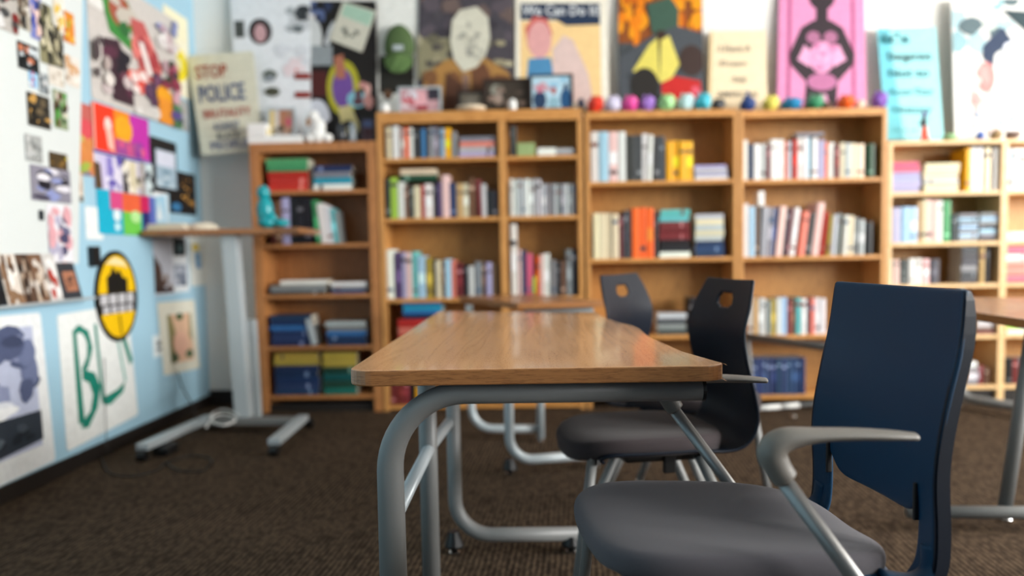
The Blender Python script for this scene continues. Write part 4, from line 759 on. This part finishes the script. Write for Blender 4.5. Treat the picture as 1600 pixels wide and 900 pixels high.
# teal figure on the desk (seated, knees out to the right)
def statue():
    p = at(420, 352, Y=4.5)
    r = thing('figurine', 'teal seated figurine on the right end of the standing desk', 'figurine', (p.x, 4.52, zdesk))
    bm = bmesh.new()
    def sp(cx, cy, cz, rx, ry, rz2):
        for v in bmesh.ops.create_uvsphere(bm, u_segments=16, v_segments=12, radius=1)['verts']:
            if True: v.co = (cx+v.co.x*rx, cy+v.co.y*ry, max(0, cz+v.co.z*rz2))
    sp(-.03, 0, .2, .037, .04, .042); sp(-.025, 0, .1, .047, .045, .085); sp(-.012, 0, .035, .055, .06, .037); sp(.06, 0, .03, .05, .045, .024); sp(.0, -.03, .06, .05, .02, .03)
    tube(bm, [(-.03, 0, .15), (-.028, 0, .18)], .022, seg=12)
    link('body', bm, M['teal'], r, smooth=True)
statue()
def desk_papers():
    p = at(262, 352, Y=4.5)
    bm = bmesh.new(); box(bm, (-.13, -.1, 0), (.11, .12, .022), .003); box(bm, (-.12, -.08, .023), (.09, .13, .04), .003)
    tag(link('paper_stack', bm, mat('cream_paper', '#d8cfbc', .8), None, (p.x-.02, 4.62, zdesk)), 'stack of cream papers on the left half of the standing desk', 'papers')
    bm = bmesh.new(); bmesh.ops.create_uvsphere(bm, u_segments=16, v_segments=8, radius=1)
    for v in bm.verts: v.co = (v.co.x*.09, v.co.y*.06, max(0, v.co.z)*.045+.0+abs(v.co.x)*.006)
    tag(link('crumpled_cloth', bm, mat('ivory_cloth', '#efe6d0', .9), None, (p.x+.16, 4.6, zdesk), smooth=True), 'ivory folded cloth beside the papers on the standing desk', 'cloth')
desk_papers()
def cable(pts, label, r=.004, name='power_cable'):
    tag(link(name, T(fillet(pts, .04, 4) if False else pts, r, seg=8), M['cable'], smooth=True), label, 'cable')
def smooth_path(pts, n=8):
    out = []; P = [Vector(p) for p in pts]; P = [P[0]]+P+[P[-1]]
    for i in range(1, len(P)-2):
        for k in range(n):
            t = k/n; a, b, c_, d = P[i-1:i+3]
            out.append(.5*((2*b)+(-a+c_)*t+(2*a-5*b+4*c_-d)*t*t+(-a+3*b-3*c_+d)*t**3))
    out.append(P[-2]); return out
fl = lambda x, y: at(x, y, Z=.006)
cable(smooth_path([fl(160, 716), fl(170, 738), fl(205, 744), fl(245, 735), fl(262, 722), fl(300, 712), fl(330, 718), fl(318, 735), fl(280, 735), fl(258, 722)]), 'black cable looping across the carpet by the left wall')
cable(smooth_path([at(277, 580, X=XL+.02), at(286, 608, X=XL+.04), at(300, 632, Y=4.3), fl(312, 668)]), 'thin cable dropping from the wall to the desk base')
cable(smooth_path([at(163, 560, X=XL+.03), at(164, 620, X=XL+.03), at(166, 690, X=XL+.04), fl(170, 716)]), 'thin dark cable hanging down over the lettered white poster', .0025)
tag(link('charging_cable', T(smooth_path([at(x, y, Z=.1) for x, y in ((322, 668), (335, 650), (356, 648), (368, 656), (352, 664), (334, 660), (330, 648), (350, 640), (372, 648))]), .005, seg=8), M['white'], smooth=True), 'white cable coiled on the base of the standing desk', 'cable')
bm = bmesh.new(); p = at(246, 700, Z=0.0); box(bm, (-.04, -.07, 0), (.04, .07, .045), .012)
tag(link('power_adapter', bm, M['black'], None, (p.x+.1, p.y-.12, 0)), 'black power adapter on the carpet beside the desk base', 'adapter')

# ------------------------------------------------------------------ glide foot
def glide(bm_black, bm_chrome, x, y, wedge=True):
    if wedge: disc_lathe(bm_black, [(.03, .022), (.032, .03), (.024, .055), (.018, .075)], x, y, 0, 14)
    disc_lathe(bm_chrome, [(.014, 0), (.019, .002), (.019, .008), (.012, .016), (.006, .018), (.006, .03)], x, y, 0, 14)

# ------------------------------------------------------------------ main table
def main_table():
    zt_ = .745; th = .033
    px = [(685, 486.5), (932, 487.5), (938, 492), (950, 498), (967, 504), (988, 508), (1000, 513.5), (1007, 520), (1017, 527.5), (1042, 538), (1067, 549), (1100, 558.5), (1128, 566.5)]
    P = [at(x, y, Z=zt_) for x, y in px]
    yf = 1.637
    xr = at(1144, 575, Z=zt_).x; xl = at(546.5, 576, Z=zt_).x
    def arc(cx, cy, r, a0, a1, n=7): return [Vector((cx+r*math.cos(math.radians(a0+(a1-a0)*k/n)), cy+r*math.sin(math.radians(a0+(a1-a0)*k/n)), zt_)) for k in range(n+1)]
    r = .05
    P += arc(xr-r, yf+r, r, 10, -90) + arc(xl+r, yf+r, r, 270, 180)
    root = thing('classroom_table', 'oak-topped classroom table in the foreground with wavy right edge', 'table', (0, 2.4, 0)); c = root.location.copy()
    pts = [(p.x, p.y-2.4) for p in P]
    bm = prism(bmesh.new(), pts, zt_-th, zt_, .003)
    o = link('tabletop', bm, [M['top'], M['edge']], root)
    for f in o.data.polygons:
        if f.normal.z < .75: f.material_index = 1
    Y0 = 1.695-2.4; zb = zt_-th-.0245
    # near frame: post, bend, top bar in one tube
    path = fillet([(-.3085, Y0, .04), (-.3085, Y0, zb), (.352, Y0, zb)], .165, 14)
    n = len(path); rw = []; rh = []
    for i, p in enumerate(path):
        t = max(0, min(1, (p.z-.45)/.22)); rw.append(.0245); rh.append(.031-(.031-.0245)*t)
    bm = tube(bmesh.new(), path, rw, rad2=rh, seg=24, ref=(0, 1, 0))
    link('near_frame', bm, M['grey'], root, smooth=True)['label'] = 'grey bent tube post and bar at the near end'
    link('end_cap', T([(.352, Y0, zb), (.359, Y0, zb)], .0250, seg=24), M['black'], root)['label'] = 'black plastic tube end cap'
    link('rear_post', T([(-.302, 2.262-2.4, .03), (-.302, 2.262-2.4, zt_-th)], .026, seg=20), M['grey'], root, smooth=True)
    yF = 2.59-2.4; z0 = .062
    path = fillet([(-.262, yF, zt_-th), (-.262, yF, z0), (.15, yF, z0)], .12, 12)
    link('far_frame', T(path, [.023]*len(path), seg=20), M['grey'], root, smooth=True)
    link('stretcher', T([(-.305, Y0, .415), (-.30, 2.262-2.4, .43), (-.272, yF, .44)], .017, seg=16), M['lgrey'], root, smooth=True)
    link('under_bar', B((-.26, yF-.02, zt_-th-.04), (.2, yF+.02, zt_-th), .004), M['greyd'], root)
    for x, y in ((-.268, yF), (.115, yF)):
        b1, b2 = bmesh.new(), bmesh.new(); glide(b1, b2, x, y)
        link('foot', b1, M['black'], root); link('glide', b2, M['chrome'], root)
    for x, y in ((-.3085, Y0), (-.302, 2.262-2.4)):
        b2 = disc_lathe(bmesh.new(), [(.018, 0), (.02, .004), (.014, .03), (.014, .045)], x, y, 0, 14); link('glide', b2, M['chrome'], root)
main_table()

# ------------------------------------------------------------------ back tables
def back_table():
    zt_ = .745
    N_, R_, L_ = at(808, 474, Z=zt_), at(944, 465, Z=zt_), at(690, 459, Z=zt_)
    L_ = N_ + (L_-N_)*.72
    R_ = at(944, 470, Z=zt_)
    far = R_+(L_-N_)
    root = thing('classroom_table', 'second oak-topped table standing behind the foreground table', 'table', (0, 4.0, 0)); c = root.location
    q = [(p.x, p.y-4.0) for p in (N_, R_, far, L_)]
    link('tabletop', prism(bmesh.new(), q, zt_-.03, zt_, .004), M['edge'], root)
    lg = M['lgrey']
    def F_(a, b, c_, z0=.062, r=.11, rad=.021):
        a = Vector(a)-c; b = Vector(b)-c
        path = fillet([(a.x, a.y, zt_-.03), (a.x, a.y, z0), (b.x, b.y, z0)], r, 10)
        link('leg_frame', T(path, [rad]*len(path), seg=16), lg, root, smooth=True)
    a = at(797, 742, Z=0); b = at(931, 731, Z=0); F_(a, b, 0)
    a2 = at(738, 688, Z=0); b2 = at(850, 688, Z=0); F_(a2, b2, 0)
    link('rail', B((min(N_.x, R_.x)-c.x+.03, N_.y-c.y+.1, zt_-.075), (R_.x-c.x-.05, N_.y-c.y+.13, zt_-.03), .004), lg, root)
    b3 = at(845, 690, Z=0)
    link('post', T([(b3.x-c.x, b3.y-c.y, .02), (b3.x-c.x+.004, b3.y-c.y, zt_-.03)], .02, seg=14), lg, root, smooth=True)
    for k, p in enumerate((a, b, b3)):
        p = p-c; g1, g2 = bmesh.new(), bmesh.new(); glide(g1, g2, p.x, p.y, k < 2)
        if k < 2: link('foot', g1, M['black'], root)
        else: g1.free()
        link('glide', g2, M['chrome'], root)
back_table()
def right_table():
    zt_ = .745
    root = thing('classroom_table', 'oak-topped table behind the near chair at the right edge', 'table', (2.0, 3.3, 0)); c = root.location.copy()
    A_ = at(1500, 484, Z=zt_); B_ = at(1600, 499, Z=zt_); d = (B_-A_); E_ = A_+d*1.9
    Fp = at(1420, 464.5, Z=zt_); G_ = at(1640, 464.5, Z=zt_)
    q = [(p.x-c.x, p.y-c.y) for p in (A_, E_, Vector((E_.x+.35, E_.y+.75, 0)), G_, Fp)]
    link('tabletop', prism(bmesh.new(), q, zt_-.03, zt_, .004), M['edge'], root)
    def tb(pts, rad, name, m='grey', f=None):
        pts = [Vector(p)-c for p in pts]
        if f: pts = fillet(pts, f, 8)
        link(name, T(pts, rad, seg=16), M[m], root, smooth=True)
    # far frame
    g = at(1497, 637, Z=0); s1 = at(1503, 540, Y=g.y)
    tb([(g.x, g.y, zt_-.03), (g.x, g.y, .062), at(1604, 643, Z=.062)+Vector((.25, -.25, 0))], .026, 'leg_frame', f=.1)
    n0 = at(1470, 800, Z=.062); n1 = at(1604, 801, Z=.062)
    tb([n0-(n1-n0)*.4, n1+(n1-n0)*1.6], .022, 'floor_bar')
    m0 = at(1570, 795, Z=.062); m1 = m0.copy(); m1 = at(1594, 640, Y=m0.y); m1 = m0+(m1-m0)*1.0
    dirn = (m1-m0); top = m0+dirn*((zt_-.03-m0.z)/dirn.z)
    tb([m0, top], .023, 'leg')
    for p in (at(1572, 814, Z=0), g):
        b2 = bmesh.new(); g1 = bmesh.new(); glide(g1, b2, p.x-c.x, p.y-c.y, False); g1.free(); link('glide', b2, M['chrome'], root)
right_table()
def hidden_table():
    # grey rail and floor bar of the table whose top hides behind the near chair
    z = .462
    a = at(1168, 526, Z=z); b = at(1290, 542, Z=z)
    root = thing('table_base', 'grey table base with white-highlighted foot bar, low between the middle and near chairs', 'table base', (a.x, a.y, 0)); c = root.location.copy()
    e = b+(b-a)*.6
    link('rail', T([a-c, e-c], .022, seg=14), M['greyd'], root, smooth=True)
    p = at(1184, 638, Z=.03); q = at(1248, 633, Z=.03)
    d = (q-p)
    for s0, s1 in ((0, .53), (.58, 1.0)):
        link('foot_bar', T([p+d*s0-c, p+d*s1-c], .015, seg=14), M['white'], root, smooth=True)  # window highlight on the bar put in as white pieces
    link('foot_bar', T([q-c, q+d*1.2-c], .013, seg=14), M['grey'], root, smooth=True)
    t = q+d*1.2
    link('post', T([(t.x-c.x, t.y-c.y, .03), (e.x-c.x, e.y-c.y, z)], .02, seg=14), M['grey'], root, smooth=True)
    link('post', T([(p.x-c.x-.02, p.y-c.y, .03), (a.x-c.x, a.y-c.y, z)], .012, seg=14), M['grey'], root, smooth=True)
    g = at(1240, 653, Z=0); b2 = bmesh.new(); g1 = bmesh.new(); glide(g1, b2, g.x-c.x, g.y-c.y, False); g1.free(); link('glide', b2, M['chrome'], root)
hidden_table()

# ------------------------------------------------------------------ chairs
def interp(prof, t):
    n = len(prof)-1; x = min(max(t*n, 0), n-1e-6); i = int(x); f = x-i
    a, b, c_, d = [Vector(prof[min(max(j, 0), n)]) for j in (i-1, i, i+1, i+2)]
    return .5*((2*b)+(-a+c_)*f+(2*a-5*b+4*c_-d)*f*f+(-a+3*b-3*c_+d)*f**3)
def shell(prof, widths, bow, nu=22, nv=30, thick=.008, skip=None, flange=0, vmap=None):
    """sheet following a side profile (x,z); width half-values per v; bow = x offset in the middle"""
    bm = bmesh.new(); g = []
    for j in range(nv+1):
        v = j/nv; p = interp([(a, b, 0) for a, b in prof], v); w = interp([(a, 0, 0) for a in widths], v).x; bw = interp([(a, 0, 0) for a in bow], v).x
        q0 = interp([(a, b, 0) for a, b in prof], max(0, v-.02)); q1 = interp([(a, b, 0) for a, b in prof], min(1, v+.02)); t = (q1-q0).normalized(); nrm = Vector((t.y, -t.x, 0))
        row_ = []
        for i in range(nu+1):
            u = -1+2*i/nu
            if vmap:
                v2 = vmap(u, v)
                if v2 != v:
                    p2 = interp([(a, b, 0) for a, b in prof], v2); row_.append(bm.verts.new((p2.x+nrm.x*bw*(1-u*u), u*w, p2.y+nrm.y*bw*(1-u*u)))); continue
            k = bw*(1-u*u) + flange*max(0, abs(u)-.86)/.14
            row_.append(bm.verts.new((p.x+nrm.x*k, u*w, p.y+nrm.y*k)))
        g.append(row_)
    for j in range(nv):
        for i in range(nu):
            u = -1+2*(i+.5)/nu; v = (j+.5)/nv
            if skip and skip(u, v): continue
            bm.faces.new((g[j][i], g[j][i+1], g[j+1][i+1], g[j+1][i]))
    bmesh.ops.delete(bm, geom=[v for v in bm.verts if not v.link_faces], context='VERTS')
    return bm
def solid(o, t, lv=1, off=0):
    m = o.modifiers.new('solidify', 'SOLIDIFY'); m.thickness = t; m.offset = off
    s = o.modifiers.new('subsurf', 'SUBSURF'); s.levels = lv; s.render_levels = lv
    for p in o.data.polygons: p.use_smooth = True
def cushion(outline, top, thick, edge=.02):
    """pad from an outline polygon (x,y) and a height function top(x,y)"""
    bm = bmesh.new(); n = len(outline); cx = sum(p[0] for p in outline)/n; cy = sum(p[1] for p in outline)/n
    rings = []; K = 8
    for k, s in enumerate([1.0, .995, .97, .93, .85, .7, .45, .2]):
        drop = [thick*.55, thick*.28, thick*.1, .003, 0, 0, 0, 0][k]
        rings.append([bm.verts.new((cx+(x-cx)*s, cy+(y-cy)*s, top(cx+(x-cx)*s, cy+(y-cy)*s)-drop)) for x, y in outline])
    lo = [bm.verts.new((cx+(x-cx)*.985, cy+(y-cy)*.985, top(x, y)-thick)) for x, y in outline]
    lo2 = [bm.verts.new((cx+(x-cx)*.9, cy+(y-cy)*.9, top(cx+(x-cx)*.9, cy+(y-cy)*.9)-thick-.002)) for x, y in outline]
    seq = [lo2, lo]+rings
    for a, b in zip(seq, seq[1:]):
        for i in range(n): bm.faces.new((a[i], a[(i+1) % n], b[(i+1) % n], b[i]))
    bm.faces.new(rings[-1]); bm.faces.new(lo2[::-1]); bmesh.ops.recalc_face_normals(bm, faces=bm.faces); return bm
def superell(cx, cy, rx, ry, p=3.2, n=48, taper=0):
    out = []
    for k in range(n):
        a = 2*math.pi*k/n; c_, s = math.cos(a), math.sin(a)
        x = cx+rx*math.copysign(abs(c_)**(2/p), c_); y = cy+ry*math.copysign(abs(s)**(2/p), s)
        out.append((x, y*(1-taper*(x-cx)/rx)))
    return out
def arm_chair():
    r = thing('office_chair', 'near navy plastic chair with grey armrests and tall blank back', 'chair', (.38, 1.555, 0), math.radians(7))
    prof = [(.250, .372), (.272, .402), (.283, .43), (.286, .49), (.284, .572), (.290, .637), (.308, .724), (.329, .81), (.342, .905)]
    prof = [(x-.006-.010*max(0, (z-.45)/.45), z) for x, z in prof]
    zs = [interp([(a, b, 0) for a, b in prof], k/200).y for k in range(201)]
    v_of = lambda z: min(range(201), key=lambda k: abs(zs[k]-z))/200
    nv = 44; k0 = round(v_of(.535)*nv); v0 = k0/nv; kt = round(v_of(.64)*nv); vt = kt/nv; U0 = 10/14+1e-6
    def vmap(u, v):
        if abs(u) > U0-1e-3 or v < v0-1e-6 or v > vt: return v
        vc = v_of(.492) + (v0-v_of(.492))*(abs(u)/U0)**9
        return vc+(v-v0)*(vt-vc)/(vt-v0)
    def hole2(u, v): return abs(u) < U0 and v < v0
    bm = shell(prof, [.212, .218, .222, .224, .225, .227, .228, .228, .222], [.012, .012, .014, .018, .022, .026, .026, .022, .018], nu=28, nv=44, skip=hole2, vmap=vmap)
    o = link('backrest', bm, M['navy'], r); solid(o, .012, 2, off=0)
    # side flanges turned back
    for s in (-1, 1):
        bm = bmesh.new(); pr = []
        P_ = [interp([(a, b, 0) for a, b in prof], k/30) for k in range(31)]
        for k, p in enumerate(P_):
            t = max(0, (k-26)/4); dep = .026-.016*t*t; yy = .2275-.006*t*t; zz = p.y-(.002 if k == 30 else 0)
            pr.append([bm.verts.new((p.x-.004, s*yy, zz)), bm.verts.new((p.x+dep, s*(yy-.003), zz)), bm.verts.new((p.x+dep, s*(yy-.011), zz)), bm.verts.new((p.x-.004, s*(yy-.011), zz))])
        for a, b in zip(pr, pr[1:]):
            for i in range(4): bm.faces.new((a[i], a[(i+1) % 4], b[(i+1) % 4], b[i]))
        bm.faces.new(pr[0]); bm.faces.new(pr[-1][::-1]); bmesh.ops.recalc_face_normals(bm, faces=bm.faces)
        e = [ed for ed in bm.edges if len(ed.link_faces) == 2 and ed.calc_face_angle() > .5]
        bmesh.ops.bevel(bm, geom=e, offset=.0025, segments=2, affect='EDGES')
        link('side_flange', bm, M['navyd'], r, smooth=False)
        bm = bmesh.new(); box(bm, (.274, s*.156, .492), (.286, s*.164, .560), .003); link('slot_gap_shade', bm, M['black'], r)  # dark of the gap beside the upright put in as a solid black strip
    def top(x, y):
        t = (x+.02)/.28
        return .468+.012*(-t)-.02*max(0, -t-.6)**1.5*1.2 -.014*max(0, t)**2 - .018*(1-min(1, abs(y)/.22))*(.4+.6*max(0, min(1, t+.6))) + .006
    bm = cushion(superell(-.022, 0, .274, .234, 3.6, 56, .05), top, .052)
    o = link('seat_cushion', bm, M['seat'], r, smooth=True); s = o.modifiers.new('s', 'SUBSURF'); s.levels = s.render_levels = 1
    bm = cushion(superell(-.005, 0, .262, .238, 3.4, 56, .05), lambda x, y: top(x, y)-.040, .024)
    link('seat_pan', bm, M['navy'], r, smooth=True)
    # link between pan and uprights
    for s in (-1, 1):
        bm = bmesh.new(); tube(bm, smooth_path([(.19, s*.2, .415), (.245, s*.205, .405), (.275, s*.205, .42), (.280, s*.2, .46)], 5), .008, seg=12, rad2=[.022]*16); link('upright_bracket', bm, M['navy'], r, smooth=True)
        # arm pad with front knuckle
        y = s*.290
        path = smooth_path([(-.022, y, .618), (-.036, y, .640), (-.043, y, .663), (-.022, y, .680), (.03, y, .685), (.09, y, .684), (.15, y, .680), (.192, y, .676)], 5)
        n = len(path); th = [(.0200, .0205), (.0215, .022), (.0235, .024), (.019, .0245), (.0115, .0245), (.0095, .0240), (.0080, .0225), (.0062, .016)]
        R1 = [interp([(a, b, 0) for a, b in th], k/(n-1)).x for k in range(n)]; R2 = [interp([(a, b, 0) for a, b in th], k/(n-1)).y for k in range(n)]
        link('armrest', tube(bmesh.new(), path, R1, rad2=R2, seg=20, ref=(-1, 0, .2)), M['arm'], r, smooth=True)
        f = .62*1.0
        foot = (.385, y*.94, .03)
        link('arm_tube', T([(-.022, y, .612), (.18, y*.98, .335), foot], .0135, seg=18), M['silver'], r, smooth=True)
        link('front_leg', T([(.06, s*.215, .415), (-.10, s*.235, .38), (-.27, s*.25, .03)] if False else fillet([(.05, s*.2, .405), (-.235, s*.215, .40), (-.275, s*.235, .03)], .04, 6), .0125, seg=16), M['greyd'], r, smooth=True)
        link('cross_brace', T([(.12, s*.27, .42), (.10, s*.18, .405)], .011, seg=12), M['greyd'], r, smooth=True)
        for fx, fy in ((.385, y*.94), (-.275, s*.235)):
            link('glide', disc_lathe(bmesh.new(), [(.016, 0), (.018, .003), (.018, .02), (.012, .035)], fx, fy, 0, 14), M['black'], r)
arm_chair()
def shell_chair(name, label, loc, rz):
    r = thing(name, label, 'chair', loc, rz)
    prof = [(-.200, .385), (-.212, .400), (-.18, .412), (-.08, .412), (.06, .412), (.15, .405), (.205, .415), (.238, .45), (.247, .50), (.234, .57), (.210, .66), (.202, .74), (.224, .815), (.252, .890)]
    wid = [.19, .205, .215, .215, .21, .205, .205, .205, .208, .212, .216, .214, .204, .168]
    bow = [0, .002, .004, .010, .014, .018, .022, .028, .030, .030, .028, .024, .014, .006]
    zs = [interp([(a, b, 0) for a, b in prof], k/300).y for k in range(301)]
    def hole(u, v):
        z = zs[int(v*300)]; return v > .7 and (abs(u*.205)/.058)**3 + (abs(z-.828)/.021)**3 < 1
    bm = shell(prof, wid, bow, nu=44, nv=130, skip=hole)
    o = link('seat_shell', bm, M['navyd'], r); solid(o, .010, 1)
    def top(x, y): return .456-.014*max(0, -(x+.14)/.12)**2 - .008*(1-min(1, abs(y)/.2))
    bm = cushion(superell(-.05, 0, .235, .212, 3.2, 44), top, .052); link('seat_cushion', bm, M['seatm'], r, smooth=True)
    bm = bmesh.new(); box(bm, (-.12, -.12, .362), (.12, .12, .398), .01); link('seat_bracket', bm, M['black'], r)
    bm = bmesh.new(); box(bm, (-.005, -.13, .33), (.03, -.11, .39), .004); link('bumper', bm, M['black'], r)
    for s in (-1, 1):
        link('leg', T([(-.225 if s < 0 else -.03, s*.155, .405), (-.285 if s < 0 else -.20, s*.185, .02)], .0175, rad2=.015, seg=14), M['grey'], r, smooth=True)
        link('leg', T([(.09, s*.155, .385), (.255, s*.19, .02)], .0175, rad2=.015, seg=14), M['grey'], r, smooth=True)
        for fx, fy in ((-.285 if s < 0 else -.20, s*.185), (.255, s*.19)):
            link('glide', disc_lathe(bmesh.new(), [(.016, 0), (.018, .003), (.018, .016), (.010, .026)], fx, fy, 0, 12), M['chrome'], r)
    return r
m1 = shell_chair('shell_chair', 'middle navy shell chair with round grip hole and grey seat', (.36, 2.46, 0), math.radians(10))
def copy_tree(o, parent=None):
    c = o.copy(); COL.objects.link(c)
    if parent: c.parent = parent
    for ch in o.children: copy_tree(ch, c)
    return c
m2 = copy_tree(m1); p = at(985, 431, Z=.885)
m2.location = (.56, 3.07, 0); m2.rotation_euler.z = math.radians(149)
m2['label'] = 'farthest navy shell chair, its back rising behind the foreground tabletop'
for o in (m1, m2): o['group'] = 'navy shell chairs along the tables'
